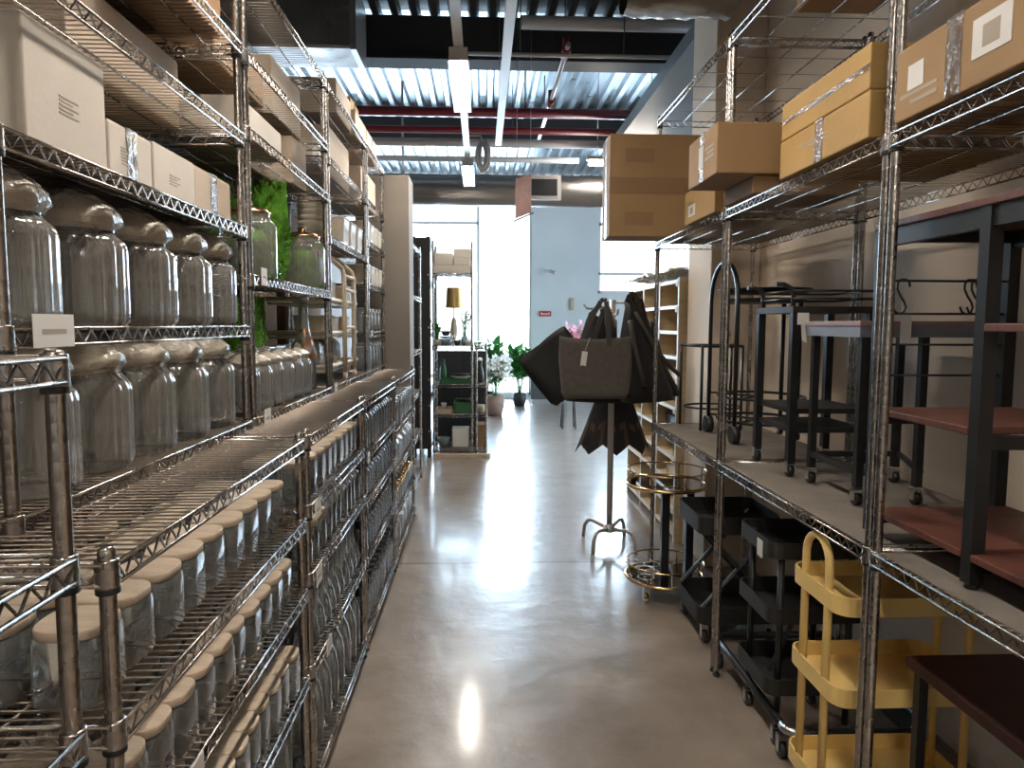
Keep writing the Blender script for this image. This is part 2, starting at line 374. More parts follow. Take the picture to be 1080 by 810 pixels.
# foil ducts
t = thing('foil_duct', 'big round foil duct across the back of the aisle above the windows', 'duct', (-4,9.3,3.27))
obj('duct_body', MB().surf(lambda u,v: (v*9, .2*math.cos(2*PI*u)*(1+random.uniform(-.03,.03)), .2*math.sin(2*PI*u)*(1+random.uniform(-.03,.03))), 20, 46, closeu=True), M['foil'], t)
g = MB().box(4.55,5.0,-.26,-.18,-.15,.15); obj('vent_frame', g, M['greypipe'], t)
obj('vent_grille', MB().box(4.6,4.95,-.27,-.255,-.1,.1), M['ceil_dark'], t)
for q in (1,3,6.6,8.4): obj('strap', MB().box(q,q+.03,-.21,-.205,-.2,1.28).box(q,q+.03,-.21,.21,-.22,-.205), M['steel'], t)
t = thing('rectangular_duct', 'boxy foil wrapped duct ending over the left shelving beside the dark beam', 'duct', (-4,6.2,3.86))
obj('duct_body', MB().box(0,2.92,0,.5,0,.5), M['foil'], t, bevel=.02); obj('end_flange', MB().box(2.9,2.95,-.02,.52,-.02,.52), M['steel'], t)
for q in (.5,2.6): obj('hanger', MB().tube([(q,.25,.48),(q,.25,.7)], .008, 5), M['steel'], t)
t = thing('flexible_duct', 'crumpled foil flexible duct at the top beside the right pillar', 'duct', (.80,4.1,3.43))
obj('duct_body', MB().surf(lambda u,v: (v*.62, .17*math.cos(2*PI*u)*(1+random.uniform(-.13,.13)), .14*math.sin(2*PI*u)*(1+random.uniform(-.13,.13))), 22, 16, closeu=True), M['foil'], t)
for q in (.1,.5): obj('hanger', MB().tube([(q,0,.1),(q,0,1.1)], .006, 5), M['steel'], t)
# hanging sign, wall marks
t = thing('hanging_sign', 'faded red and white sign sheet hung over the aisle in front of the foil duct', 'sign', (.33,7.0,2.58))
Mr = Matrix.Rotation(math.radians(32),4,'Z')
obj('sheet', MB().add([(0,0,0),(.16,.08,.07),(.16,.08,.45),(0,0,.38),(0,.01,0),(.155,.09,.07),(.155,.09,.45),(0,.01,.38)], [(0,1,2,3),(7,6,5,4),(0,4,5,1),(1,5,6,2),(2,6,7,3),(3,7,4,0)]), M['fadedred'], t)
obj('batten', MB().tube([(-.02,-.02,-.03),(.18,.08,.07)], .008, 5), M['ceil_dark'], t)
for q in ((.01,.0,.37),(.15,.08,.44)): obj('cord', MB().tube([q,(q[0],q[1],1.97)], .003, 4), M['steel'], t)
t = thing('wall_sign', 'small red sign with pale blurred marks on the pale back wall', 'sign', (1.2,14.79,1.72))
obj('board', MB().box(0,.25,-.012,0,0,.11), M['red'], t)
obj('pale_marks', MB().box(.03,.06,-.014,-.012,.03,.08).box(.075,.1,-.014,-.012,.03,.065).box(.115,.14,-.014,-.012,.03,.065).box(.155,.18,-.014,-.012,.03,.065).box(.195,.215,-.014,-.012,.03,.08), M['paper'], t)
t = thing('security_camera', 'small grey security camera on the pale back wall above the red sign', 'camera', (1.4,14.79,2.65))
obj('body', MB().tube([(0,-.06,0),(.12,-.16,-.04)], .035, 8), M['greypipe'], t); obj('bracket', MB().tube([(0,0,.02),(0,-.07,0)], .015, 6), M['greypipe'], t)
tag(obj('wall_switch', MB().box(1.85,1.93,14.77,14.8,1.85,2.1), M['cork'], bevel=.01), 'narrow tan box fixed to the pale back wall', 'box')

# ------------------------------------------------------------------ light
W = bpy.data.worlds.new('world'); S.world = W; W.use_nodes = True
bg = W.node_tree.nodes['Background']; bg.inputs[0].default_value = (.8,.9,1,1); bg.inputs[1].default_value = 1.3
def area(name, loc, sx, sy, p, col, rot):
    l = bpy.data.lights.new(name,'AREA'); l.shape = 'RECTANGLE'; l.size = sx; l.size_y = sy; l.energy = p; l.color = col
    o = bpy.data.objects.new(name, l); COL.objects.link(o); o.location = loc; o.rotation_euler = rot
area('daylight_window', (-1.58,15.25,2.1), 5.2, 4.0, 400, (.58,.79,1), (-PI/2,0,0))
area('daylight_window_right', (3.7,15.25,2.1), 2.5, 4.0, 170, (.58,.79,1), (-PI/2,0,0))
area('added_side_daylight', (6.3,11.1,2.2), 4.0, 6.2, 110, (.66,.83,1), (0,PI/2,0))  # added light for the unseen right window, brightens the far wall and floor
area('added_side_daylight', (-6.3,11.1,2.2), 4.0, 6.2, 60, (.66,.83,1), (0,-PI/2,0))  # same added light on the left
S.view_settings.view_transform = 'Standard'; S.view_settings.look = 'None'; S.view_settings.exposure = 1.85; S.view_settings.gamma = 1
S.view_settings.use_curve_mapping = False
S.cycles.transparent_max_bounces = 40; S.cycles.max_bounces = 8; S.cycles.caustics_reflective = False; S.cycles.caustics_refractive = False
# ------------------------------------------------------------------ wire shelving
_sh = {}; _po = {}
def shelf_mesh(L, D, sg, sparse=False):
    k = (round(L,3), round(D,3), sg, sparse)
    if k in _sh: return _sh[k]
    b = MB(); ins = .014
    def rail(p, q):
        p = Vector(p); q = Vector(q); n = max(4, round((q-p).length/.046)); dz = Vector((0,0,-.031))
        b.tube([p, q], .0036, 6); b.tube([p+dz, q+dz], .0036, 6)
        z = []
        for i in range(2*n+1):
            c = p + (q-p)*(i/(2*n)); z.append(c + (dz*.93 if i % 2 else dz*.07))
        b.tube(z, .0024, 4, smooth=False)
    x0, x1 = 0, sg*D
    rail((x0,ins,0),(x0,L-ins,0)); rail((x1,ins,0),(x1,L-ins,0))
    rail((sg*ins,0,0),(x1-sg*ins,0,0)); rail((sg*ins,L,0),(x1-sg*ins,L,0))
    n = 6 if sparse else round(L/.0245)
    for i in range(1, n): b.tube([(0,L*i/n,.001),(x1,L*i/n,.001)], .0019, 4, m=2)
    for t in (.25,.5,.75): b.tube([(x1*t,0,-.004),(x1*t,L,-.004)], .003, 4)
    for cx in (sg*ins, x1-sg*ins):
        for cy in (ins, L-ins): b.lathe([(.013,-.037),(.0178,-.036),(.0178,-.034),(.0172,.003),(.0172,.005),(.013,.006)], 12, c=(cx,cy,0), cap0=False); b.lathe([(.013,-.046),(.0172,-.0455),(.0172,-.044),(.0172,-.038),(.0172,-.037),(.013,-.0365)], 12, c=(cx,cy,0), m=1, cap0=False)
    me = b.mesh('wire_shelf'); me.materials.append(M['chrome']); me.materials.append(M['blk_plastic']); me.materials.append(M['deckwire']); _sh[k] = me
    return me
def post_mesh(h):
    k = round(h,3)
    if k in _po: return _po[k]
    pr = [(.0127,.02)]; z = .05
    while z < h-.03: pr += [(.0127,z-.0015),(.0125,z),(.0127,z+.0015)]; z += .0254
    pr += [(.0127,h-.004),(.010,h)]
    me = MB().lathe(pr, 8, cap1=True).mesh('post'); me.materials.append(M['post']); _po[k] = me
    return me
FOOT = MB().lathe([(.011,0),(.016,.003),(.016,.012),(.006,.016),(.0125,.02)], 8).mesh('foot'); FOOT.materials.append(M['blk_plastic'])
def rack(label, x, y0, y1, D, sg, z0, h, shelves, group, liners=(), sparse=()):
    L = y1-y0; t = thing('wire_shelving_unit', label, 'shelving unit', (x,y0,z0), group=group)
    for cx in (sg*.014, sg*(D-.014)):
        for cy in (.014, L-.014):
            p = obj('post', post_mesh(h), M['post'], t, (cx,cy,0)); obj('foot', FOOT, M['blk_plastic'], p)
    for k, z in enumerate(shelves):
        s = obj('wire_shelf', shelf_mesh(L,D,sg,k in sparse), M['chrome'], t, (0,0,z-z0))
        if k in liners: obj('shelf_liner', MB().box(min(sg*.012,sg*(D-.012)),max(sg*.012,sg*(D-.012)),.03,L-.03,.003,.006), M['liner'], s)
    return t
LX, UX = -.535, -.763
GL, GU, GR = 'low wire racks forming the left counter', 'tall wire racks on the left counter', 'wire racks along the right wall'
rack('waist high wire rack nearest at left, post top bare, full of cork lidded jars', LX, 1.02, 2.14, .70, -1, 0, 1.225, [.095,.46,.735,.955,1.2], GL)
rack('second waist high wire rack of the left counter, cork lidded jars above clear bottles', LX, 2.19, 3.21, .70, -1, 0, 1.225, [.085,.457,.76,.98,1.2], GL)
rack('third waist high wire rack of the left counter, full of black capped bottles', LX, 3.25, 4.36, .70, -1, 0, 1.225, [.09,.446,.71,.944,1.195], GL)
rack('last waist high wire rack of the left counter, beside the beige pillar', LX, 4.40, 5.66, .70, -1, 0, 1.225, [.086,.344,.626,.877,1.19], GL)
rack('wire rack cut by the left edge of the picture, its top shelf at eye level', LX, -.2, .945, .70, -1, 0, 1.515, [.3,.65,1.0,1.24,1.505], GL)
rack('tall wire rack of big ribbed jars under pale cartons on the left counter', UX, 1.17, 2.37, .45, -1, 1.2, 1.56, [1.226,1.54,1.86,2.155,2.435,2.74], GU, (2,))
rack('tall wire rack with green moss and copper lidded jars on the left counter', UX, 2.41, 3.62, .45, -1, 1.2, 1.56, [1.226,1.71,2.19,2.435,2.74], GU)
rack('tall wire rack holding the cream trolley on the left counter', UX, 3.65, 4.83, .45, -1, 1.2, 1.56, [1.226,1.99,2.385,2.74], GU)
rack('tall wire rack of clip top jars next to the beige pillar', UX, 4.87, 5.66, .45, -1, 1.2, 1.56, [1.226,1.49,1.82,2.11,2.385,2.74], GU)
rack('wire rack at right nearest the viewer, red brown board unit on its middle shelf', 1.025, .58, 1.785, .6, 1, 0, 2.76, [.955,2.03,2.735], GR, (0,), (2,))
rack('middle wire rack along the right wall, black side tables on its middle shelf', 1.025, 1.795, 2.985, .6, 1, 0, 2.76, [.955,2.03,2.735], GR, (0,), (2,))
rack('farthest wire rack along the right wall, the large carton on its top shelf', 1.025, 3.0, 4.2, .6, 1, 0, 2.76, [.955,2.03,2.735], GR, (0,), (2,))
rack('wire rack behind the big jars, back to back with the tall left racks', -1.3, 1.2, 2.4, .45, -1, 0, 2.7, [.2,.8,1.4,1.9,2.4], 'racks of the aisle behind')
rack('wire rack behind the mossy jars, back to back with the tall left racks', -1.3, 2.45, 3.65, .45, -1, 0, 2.7, [.2,.8,1.4,1.9,2.4], 'racks of the aisle behind')
rack('wire rack behind the cream trolley, back to back with the tall left racks', -1.3, 3.7, 4.9, .45, -1, 0, 2.7, [.2,.8,1.4,1.9,2.4], 'racks of the aisle behind')
rack('wire rack behind the clip top jars, back to back with the tall left racks', -1.3, 4.95, 6.15, .45, -1, 0, 2.7, [.2,.8,1.4,1.9,2.4], 'racks of the aisle behind')
rack('slim wire rack showing as one thin post right of the beige pillar', -.60, 6.1, 7.1, .45, -1, 0, 2.3, [.1,.5,.9,1.3,1.8,2.25], 'racks past the pillar')

# ------------------------------------------------------------------ cartons
CN = 'cartons'
def carton(label, x0, x1, y0, y1, z0, z1, mat, tape=None, labels=(), marks=(), rz=0, group=None, flap=True, name='cardboard_box'):
    cx, cy = (x0+x1)/2, (y0+y1)/2; a, b, h = (x1-x0)/2, (y1-y0)/2, z1-z0
    t = thing(name, label, 'box', (cx,cy,z0), rz, group)
    obj('carton', MB().box(-a,a,-b,b,0,h), M[mat], t, bevel=.004)
    if flap: obj('top_flap', MB().box(-a+.003,-.002,-b+.003,b-.003,h,h+.003).box(.002,a-.003,-b+.003,b-.003,h,h+.003), M[mat], t)
    e = .0012
    if tape == 'y': obj('tape', MB().box(-.025,.025,-b-e,b+e,h+.0032,h+.0042).box(-.025,.025,-b-e,-b,h*.72,h+.003).box(-.025,.025,b,b+e,h*.72,h+.003), M['tape'], t)
    if tape == 'x': obj('tape', MB().box(-a-e,a+e,-.025,.025,h+.0032,h+.0042).box(-a-e,-a,-.025,.025,0,h+.003).box(a,a+e,-.025,.025,0,h+.003), M['tape'], t)
    if tape == 'seam':
        sx = -a if x0 > 0 else a; o = -e if x0 > 0 else 0
        obj('tape', MB().box(sx+o,sx+o+e,-b,b,h*.44,h*.56), M['tape'], t)
    sx = -a if x0 > 0 else a                                   # face towards the aisle
    def plate(u0,u1,w0,w1,th):
        return MB().box(min(sx,sx+math.copysign(th,sx)),max(sx,sx+math.copysign(th,sx)),-b+u0*2*b,-b+u1*2*b,w0*h,w1*h)
    for (u0,u1,w0,w1,ink) in labels:
        l = obj('paper_label', plate(u0,u1,w0,w1,.0016), M['paper'], t)
        if ink:
            q = plate(u0+(u1-u0)*.28,u1-(u1-u0)*.28,w0+(w1-w0)*.2,w1-(w1-w0)*.25,.0022); obj('print', q, M['faint'], l)
    if marks:
        q = MB()
        for (u0,u1,w0,w1) in marks: b_ = plate(u0,u1,w0,w1,.0008); q.add(b_.v, b_.f)
        obj('printed_marks', q, M['faint'], t)
    return t
lines = lambda u0,u1,w,n,s=.05: [(u0,u1-(i % 2)*(u1-u0)*.3,w-i*s,w-i*s+s*.45) for i in range(n)]
carton('large pale carton at the far left end over the big ribbed jars', -1.16,-.80,1.31,1.583,1.866,2.09,'card_w',labels=(),marks=lines(.38,.62,.5,5,.035),tape='y')
carton('low white carton beside the large pale carton, grey smudge on its side', -1.12,-.80,1.592,1.79,1.866,1.985,'card_w',tape='x',marks=lines(.25,.42,.6,6,.06))
carton('white carton third along the shelf above the big ribbed jars', -1.12,-.80,1.80,2.05,1.866,1.99,'card_w',marks=lines(.35,.6,.5,4,.06),tape='y')
carton('cream carton last on the shelf above the big ribbed jars, by the post', -1.12,-.805,2.06,2.345,1.866,1.99,'card_l',tape='x',marks=lines(.4,.55,.5,3,.06))
carton('long cream carton on the wire shelf above the large pale carton', -1.18,-.95,1.72,2.33,2.158,2.36,'card_l',tape='y')
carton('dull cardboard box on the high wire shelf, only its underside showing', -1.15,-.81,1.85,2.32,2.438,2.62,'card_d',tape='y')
carton('cream box on the shelf behind the mossy jars rack post, lowest of its group', -1.1,-.80,2.44,2.93,2.193,2.30,'card_w',tape='y')
carton('tan box set back on the shelf above the moss', -1.18,-.95,2.97,3.32,2.193,2.39,'card_l',tape='x')
carton('narrow tan box beside the tall post above the moss', -1.15,-.86,3.34,3.58,2.193,2.40,'card_l',tape='y')
carton('tan box on the second highest shelf above the moss, end face showing', -1.19,-.88,3.1,3.57,2.438,2.67,'card_l',tape='y')
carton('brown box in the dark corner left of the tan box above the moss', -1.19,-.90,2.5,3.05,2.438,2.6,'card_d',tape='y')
carton('tall tan box on the shelf over the cream trolley', -1.15,-.86,4.1,4.72,2.388,2.66,'card_l',tape='y')
carton('small tan box left of the tall tan box over the cream trolley', -1.15,-.86,3.72,4.02,2.388,2.55,'card_l',tape='x')
carton('tan box on the very top of the racks, first of three', -1.15,-.82,4.15,4.6,2.743,2.93,'card_l',tape='y')
carton('tan box on the very top of the racks, second of three', -1.15,-.80,4.64,5.05,2.743,2.9,'card_l',tape='y')
carton('tan box on the very top of the racks, last before the beige pillar', -1.15,-.80,5.1,5.55,2.743,2.9,'card_l',tape='x')
carton('tan box stacked on the second of the top boxes', -1.12,-.84,4.7,5.0,2.905,3.0,'card_o',tape='x')
carton('plain tan box high on the rack next to the beige pillar', -1.15,-.82,4.95,5.6,2.388,2.62,'card_l',tape='y')
for i, (z, y, h) in enumerate(((1.403,1.35,.4),(1.403,1.87,.35),(1.903,1.4,.35),(1.903,2.6,.3),(1.403,2.9,.42),(.803,1.6,.4),(2.403,2.9,.25),(.803,2.7,.35),(1.403,3.76,.42),(1.403,4.3,.44),(1.903,3.9,.4),(1.903,3.1,.36),(1.403,5.05,.44),(1.403,5.6,.4),(1.903,5.1,.42),(1.903,5.62,.38),(1.903,4.4,.4))):
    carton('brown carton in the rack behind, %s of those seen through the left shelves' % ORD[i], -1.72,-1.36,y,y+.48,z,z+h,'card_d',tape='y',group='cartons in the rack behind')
carton('very large brown carton overhanging the aisle at the end of the right racks', .70,1.27,3.92,4.15,2.036,2.585,'card_r',tape='x',marks=())
bt = bpy.data.objects['carton.%03d' % (len([o for o in bpy.data.objects if o.name.startswith('carton')])-1)].parent
obj('brown_tape', MB().box(-.285,.285,-.1162,-.115,.23,.32).box(-.2,-.04,-.1162,-.115,.4,.475).box(-.2,-.04,-.1162,-.115,.06,.135), M['browntape'], bt)
carton('long flat brown carton jutting out, laid on a flat box', .855,1.11,2.6,2.95,2.104,2.285,'card_r',tape='x',labels=((.45,.6,.3,.75,0),),marks=lines(.1,.4,.6,3,.1))
carton('small brown box behind the jutting brown carton, under its far corner', 1.0,1.3,3.05,3.5,2.036,2.19,'card_o',labels=((.62,.86,.2,.55,1),))
carton('dark flat box under the jutting brown carton', 1.0,1.4,2.62,2.93,2.036,2.1,'card_d')
carton('yellowish carton with taped edges, lower of the two stacked on the right shelf', 1.0,1.5,1.835,2.385,2.036,2.155,'card_o',tape='x',marks=lines(.4,.75,.6,2,.1))
carton('yellowish carton with taped edges, upper of the two stacked on the right shelf', 1.0,1.5,1.84,2.38,2.16,2.275,'card_o',tape='seam',marks=lines(.35,.7,.5,2,.1))
carton('brown carton with two white paper labels at upper right', 1.0,1.42,1.3,1.72,2.036,2.2,'card_r',tape='x',labels=((.1,.36,.32,.8,1),(.74,.88,.38,.72,0)),marks=lines(.62,.95,.3,2,.12))
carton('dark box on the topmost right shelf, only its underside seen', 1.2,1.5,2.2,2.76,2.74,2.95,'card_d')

# ------------------------------------------------------------------ glassware
_pr = {}
def put(kind, loc, label, group, rz=0):
    if kind not in _pr:
        o = KIND[kind](); _pr[kind] = o
        o.location = loc; o.rotation_euler = (0,0,rz); o['label'] = label; o['group'] = group
        return o
    return dup(_pr[kind], loc, rz, label, group)
def big_jar(r, hb, ribs, lidh, wrap=True, lid='glass', name='ribbed_glass_jar', body='glass'):
    t = thing(name, '', 'jar')
    p = [(r*.9,.0),(r*.985,.012),(r,.03),(r,hb*.8),(r*.985,hb*.86),(r*.93,hb*.92),(r*.84,hb*.965),(r*.78,hb)]
    obj('glass_body', MB().lathe(p, ribs*4, rib=.022, nr=ribs), M[body], t)
    obj('neck', MB().lathe([(r*.78,hb),(r*.8,hb+.006),(r*.8,hb+.018)], 28, cap0=False), M[body], t)
    if lid == 'glass':
        obj('lid', MB().lathe([(r*.82,hb+.012),(r*.84,hb+.02),(r*.7,hb+.03),(r*.3,hb+.042),(r*.16,hb+.05),(r*.2,hb+.06),(r*.12,hb+.068)], 24, cap1=True), M[body], t)
    else:
        obj('lid', MB().lathe([(r*.82,hb+.012),(r*.84,hb+.02),(r*.66,hb+.034),(r*.3,hb+.042),(r*.14,hb+.048),(r*.2,hb+.058),(r*.1,hb+.066)], 24, cap1=True), M[lid], t)
    if lid == 'copper': obj('moss_filling', MB().lathe([(r*.5,.01),(r*.8,.03),(r*.84,hb*.4),(r*.6,hb*.75),(r*.2,hb*.85)], 18, cap1=True, noise=.08), M['moss'], t)
    if wrap:
        q = MB().lathe([(r*.8,hb+.004),(r*.84,hb+.012),(r*.93,hb+.022),(r*.9,hb+lidh*.45),(r*.68,hb+lidh*.68),(r*.42,hb+lidh*.88),(r*.2,hb+lidh)], 20, cap0=False, cap1=True, noise=.045)
        obj('plastic_wrap', q, M['film'], t)
    return t
def cork_jar(r, h, lt=.017):
    t = thing('cork_lid_jar', '', 'jar'); hb = h-lt
    obj('glass_body', MB().lathe([(r*.92,0),(r,.008),(r,hb-.012),(r*.97,hb)], 32, sq=5), M['glass2'], t)
    obj('lid', MB().lathe([(r*.96,hb),(r*1.0,hb+.003),(r*1.0,h-.003),(r*.97,h)], 32, sq=3, cap1=True), M['cork'], t)
    return t
def bottle(name, prof, cap, ch=.02, cr=None, ribs=0, body='glass2', n=20, cat='bottle'):
    t = thing(name, '', cat)
    obj('glass_body', MB().lathe(prof, n if not ribs else 24, rib=.03 if ribs else 0, nr=12), M[body], t)
    r, h = prof[-1]; cr = cr or r*1.15
    if cap: obj('cap', MB().lathe([(cr,h-.012),(cr,h+ch-.003),(cr*.9,h+ch)], 14, cap1=True), M[cap], t)
    return t
def beaded(r, h):
    o = [(r*.9,0)]; n = 6
    for i in range(n): z = h*.72*(i+.5)/n; o += [(r*.9,z-h*.05),(r,z),(r*.9,z+h*.05)]
    return o + [(r*.7,h*.8),(r*.42,h*.85),(r*.4,h)]
def clip_jar(r, h):
    t = thing('clip_top_jar', '', 'jar')
    obj('glass_body', MB().lathe([(r*.9,0),(r,.008),(r,h*.78),(r*.9,h*.86),(r*.85,h*.9)], 24, sq=5), M['glass2'], t)
    obj('lid', MB().lathe([(r*.88,h*.91),(r*.95,h*.93),(r*.9,h*.97),(r*.4,h)], 24, sq=5, cap1=True), M['glass2'], t)
    obj('wire_clip', MB().tube([(r*1.02,-.015,h*.7),(r*1.08,-.015,h*.88),(r*.95,0,h*.98),(r*1.08,.015,h*.88),(r*1.02,.015,h*.7)], .003, 5).tube([(r*.98*math.cos(a),r*.98*math.sin(a),h*.86) for a in [2*PI*i/16 for i in range(16)]], .0025, 5, closed=True), M['steel'], t)
    return t
def pack(w, h, mat='ceramic'):
    t = thing('wrapped_pack', '', 'pack')
    obj('contents', MB().box(-w,w,-w*.9,w*.9,0,h*.85), M[mat], t, bevel=.012)
    obj('plastic_wrap', MB().lathe([(w*1.05,0),(w*1.16,h*.3),(w*1.12,h*.8),(w*.7,h*.97),(w*.2,h)], 20, sq=6, cap1=True, noise=.03, sy=.95), M['clearwrap'], t)
    return t
KIND = dict(
    big=lambda: big_jar(.107,.2,24,.095), base=lambda: big_jar(.098,.21,22,.09), small=lambda: big_jar(.062,.165,18,.05),
    mossjar=lambda: big_jar(.1,.235,36,.05,False,'copper','copper_lid_jar'),
    cork1=lambda: cork_jar(.055,.125), cork2=lambda: cork_jar(.048,.118), cork3=lambda: cork_jar(.042,.13), cork4=lambda: cork_jar(.045,.13),
    shoulder=lambda: bottle('cork_lid_jar', [(.036,0),(.04,.006),(.04,.08),(.036,.1),(.028,.112),(.028,.125)], 'cork', .022, .036, cat='jar'),
    wide=lambda: bottle('wide_glass_bottle', [(.034,0),(.038,.006),(.038,.11),(.032,.13),(.02,.14),(.02,.155)], None),
    flask=lambda: bottle('flask_bottle', [(.028,0),(.036,.02),(.038,.055),(.028,.1),(.013,.135),(.012,.19),(.016,.2)], None),
    tall=lambda: bottle('tall_clear_bottle', [(.045,0),(.05,.01),(.05,.16),(.04,.21),(.018,.26),(.017,.3),(.02,.31)], None),
    blackcap=lambda: bottle('black_cap_bottle', beaded(.031,.15), 'blkcap', .025, .022),
    blackcap2=lambda: bottle('black_cap_bottle', [(.03,0),(.033,.006),(.033,.13),(.024,.155),(.015,.165),(.015,.18)], 'blkcap', .025, .02),
    goldlid=lambda: bottle('gold_lid_jar', [(.032,0),(.036,.006),(.036,.09),(.03,.1)], 'gold', .02, .033, cat='jar'),
    clip=lambda: clip_jar(.055,.19), clip2=lambda: clip_jar(.05,.17), pack=lambda: pack(.07,.16), packg=lambda: pack(.07,.13,'goldlidm'),
)
M['goldlidm'] = M['ceramic']
def row(kind, x, ys, z, what, where, group, start=0, jx=.004, end='near end'):
    for i, y in enumerate(ys):
        put(kind, (x+random.uniform(-jx,jx), y, z), '%s, %s from %s %s' % (what, ORD[i+start], end, where), group, random.uniform(-.06,.06))
def ys(a, b, n): return [a + (b-a)*i/(n-1) for i in range(n)]
e = .003
row('big', -.885, [1.32,1.58,1.83,2.06,2.27][0:5], 1.54+e, 'big ribbed jar with bagged lid', 'in upper front row', 'big ribbed jars with bagged lids')
row('big', -1.098, [1.33,1.57,1.81,2.04,2.26], 1.54+e, 'big ribbed jar with bagged lid', 'in upper back row', 'big ribbed jars with bagged lids')
row('base', -.875, [1.36,1.585,1.80,2.01,2.235], 1.229, 'tall ribbed jar with bagged lid', 'in counter front row', 'ribbed jars standing at counter level')
row('base', -1.09, [1.37,1.59,1.81,2.02,2.24], 1.229, 'tall ribbed jar with bagged lid', 'in counter back row', 'ribbed jars standing at counter level')
row('small', -.845, [2.51,2.66,2.81,2.96,3.11,3.26], 1.229, 'small ribbed jar with bagged lid', 'in front, below mossy jars', 'small ribbed jars below the moss')
row('small', -1.0, [2.52,2.67,2.82,2.97,3.12,3.27], 1.229, 'small ribbed jar with bagged lid', 'in back row, below mossy jars', 'small ribbed jars below the moss')
put('mossjar', (-.885,2.76,1.713), 'big ribbed jar with copper lid and moss, nearer the price card', 'copper lidded jars')
put('mossjar', (-.865,3.50,1.713), 'big ribbed jar with copper lid, farther one below the moss clump', 'copper lidded jars')
t = thing('champagne_decanter', 'clear bottle shaped decanter with copper stopper on the left counter', 'decanter', (-.87,3.52,1.229))
obj('glass_body', MB().lathe([(.05,0),(.054,.01),(.054,.19),(.04,.24),(.024,.29),(.018,.36),(.017,.42),(.02,.43)], 22), M['glass2'], t)
obj('copper_collar', MB().lathe([(.056,.14),(.058,.16),(.045,.225),(.03,.27),(.022,.3)], 22, cap0=False), M['copper'], t)
obj('stopper', MB().lathe([(.018,.425),(.026,.435),(.02,.455)], 14, cap1=True), M['steel'], t)
def moss(label, x, y, z, rx, ry, h, n):
    b = MB()
    b.lathe([(rx*.45,0),(rx*.75,h*.3),(rx,h*.65),(rx*.8,h*.9),(rx*.3,h)], 16, cap1=True, noise=.08, sy=ry/rx)
    for i in range(n):
        a = random.uniform(0,2*PI); u = random.uniform(.02,1); w = math.sin(min(1,u*1.1+.25)*PI*.62)
        p = Vector((rx*w*math.cos(a), ry*w*math.sin(a), h*u)); d = Vector((p.x,p.y,(u-.35)*h)).normalized()*random.uniform(.012,.03)
        q = d.orthogonal().normalized()*.004
        b.add([p-q,p+q,p+d+Vector((0,0,.004))], [(0,1,2)], 0)
    return tag(obj('moss_clump', b, M['moss'], None, (x,y,z)), label, 'moss', 'green moss clumps')
moss('bright green moss clump, rounded, between the two copper lidded jars', -.985,3.3,1.713,.1,.11,.455,1900)
moss('green moss clump behind the copper lidded jar by the post', -1.11,3.0,1.713,.09,.4,.4,2000)
moss('tall green moss clump below the copper lidded jars by the post', -1.12,3.42,1.229,.075,.17,.44,1600)
# lower racks
GJ = 'cork lidded jars under the left counter'
row('cork1', -.645, [1.115,1.235,1.355,1.475,1.59,1.71,1.83,1.95,2.065], .958, 'square cork lidded jar', 'on top shelf, near low rack', GJ)
row('cork1', -.775, [1.115,1.235,1.35,1.465,1.58,1.70,1.82,1.94,2.06], .958, 'square cork lidded jar', 'in second row, top shelf, near low rack', GJ)
row('cork1', -.91, [1.12,1.25,1.38,1.51,1.64,1.77], .958, 'square cork lidded jar', 'in third row, top shelf, near low rack', GJ)
row('cork2', -.603, [1.12,1.22,1.32,1.42,1.52,1.62,1.72,1.82,1.93,2.03], .738, 'smaller cork lidded jar', 'on second shelf, near low rack', GJ)
row('cork2', -.715, [1.12,1.22,1.32,1.42,1.52,1.62,1.72,1.82,1.93,2.03], .738, 'smaller cork lidded jar', 'in second row, second shelf, near low rack', GJ)
row('cork3', -.583, [1.3,1.39,1.48,1.57,1.66,1.75,1.84,1.93,2.02], .463, 'narrow cork lidded jar', 'on third shelf, near low rack', GJ)
row('cork3', -.69, [1.3,1.39,1.48,1.57,1.66,1.75,1.84,1.93,2.02], .463, 'narrow cork lidded jar', 'in second row, third shelf, near low rack', GJ)
row('tall', -.62, ys(1.6,2.05,4), .098, 'tall clear bottle', 'on bottom shelf, near low rack', 'clear bottles under the left counter')
row('cork4', -.60, ys(2.26,3.13,9), .983, 'square cork lidded jar', 'on top shelf, second low rack', GJ)
row('cork4', -.71, ys(2.26,3.13,9), .983, 'square cork lidded jar', 'in second row, top shelf, second low rack', GJ)
GB = 'clear bottles under the left counter'
row('shoulder', -.585, ys(2.25,2.45,3), .763, 'round cork lidded jar', 'on second shelf, second low rack', GJ)
row('shoulder', -.67, ys(2.25,2.45,3), .763, 'round cork lidded jar', 'in second row, second shelf, second low rack', GJ)
row('wide', -.585, ys(2.55,3.14,7), .763, 'wide open clear bottle', 'after the round corked jars', GB)
row('wide', -.67, ys(2.55,3.14,7), .763, 'wide open clear bottle', 'behind, after the round corked jars', GB)
row('flask', -.585, ys(2.25,3.14,11), .460, 'bulb shaped bottle', 'on third shelf, second low rack', GB)
row('flask', -.67, ys(2.25,3.14,11), .460, 'bulb shaped bottle', 'in second row, third shelf, second low rack', GB)
row('tall', -.6, ys(2.27,3.13,8), .088, 'tall clear bottle', 'on bottom shelf, second low rack', GB)
GC = 'black capped bottles under the left counter'
for z, k, n, lv in ((.947,'blackcap2',13,'top'),(.713,'blackcap',13,'second'),(.449,'blackcap',13,'third'),(.093,'blackcap2',13,'bottom')):
    row(k, -.58, ys(3.3,4.3,n), z, 'black capped bottle', 'of the %s shelf, third low rack' % lv, GC)
    row(k, -.655, ys(3.3,4.3,n), z, 'black capped bottle', 'in second row, %s shelf, third low rack' % lv, GC)
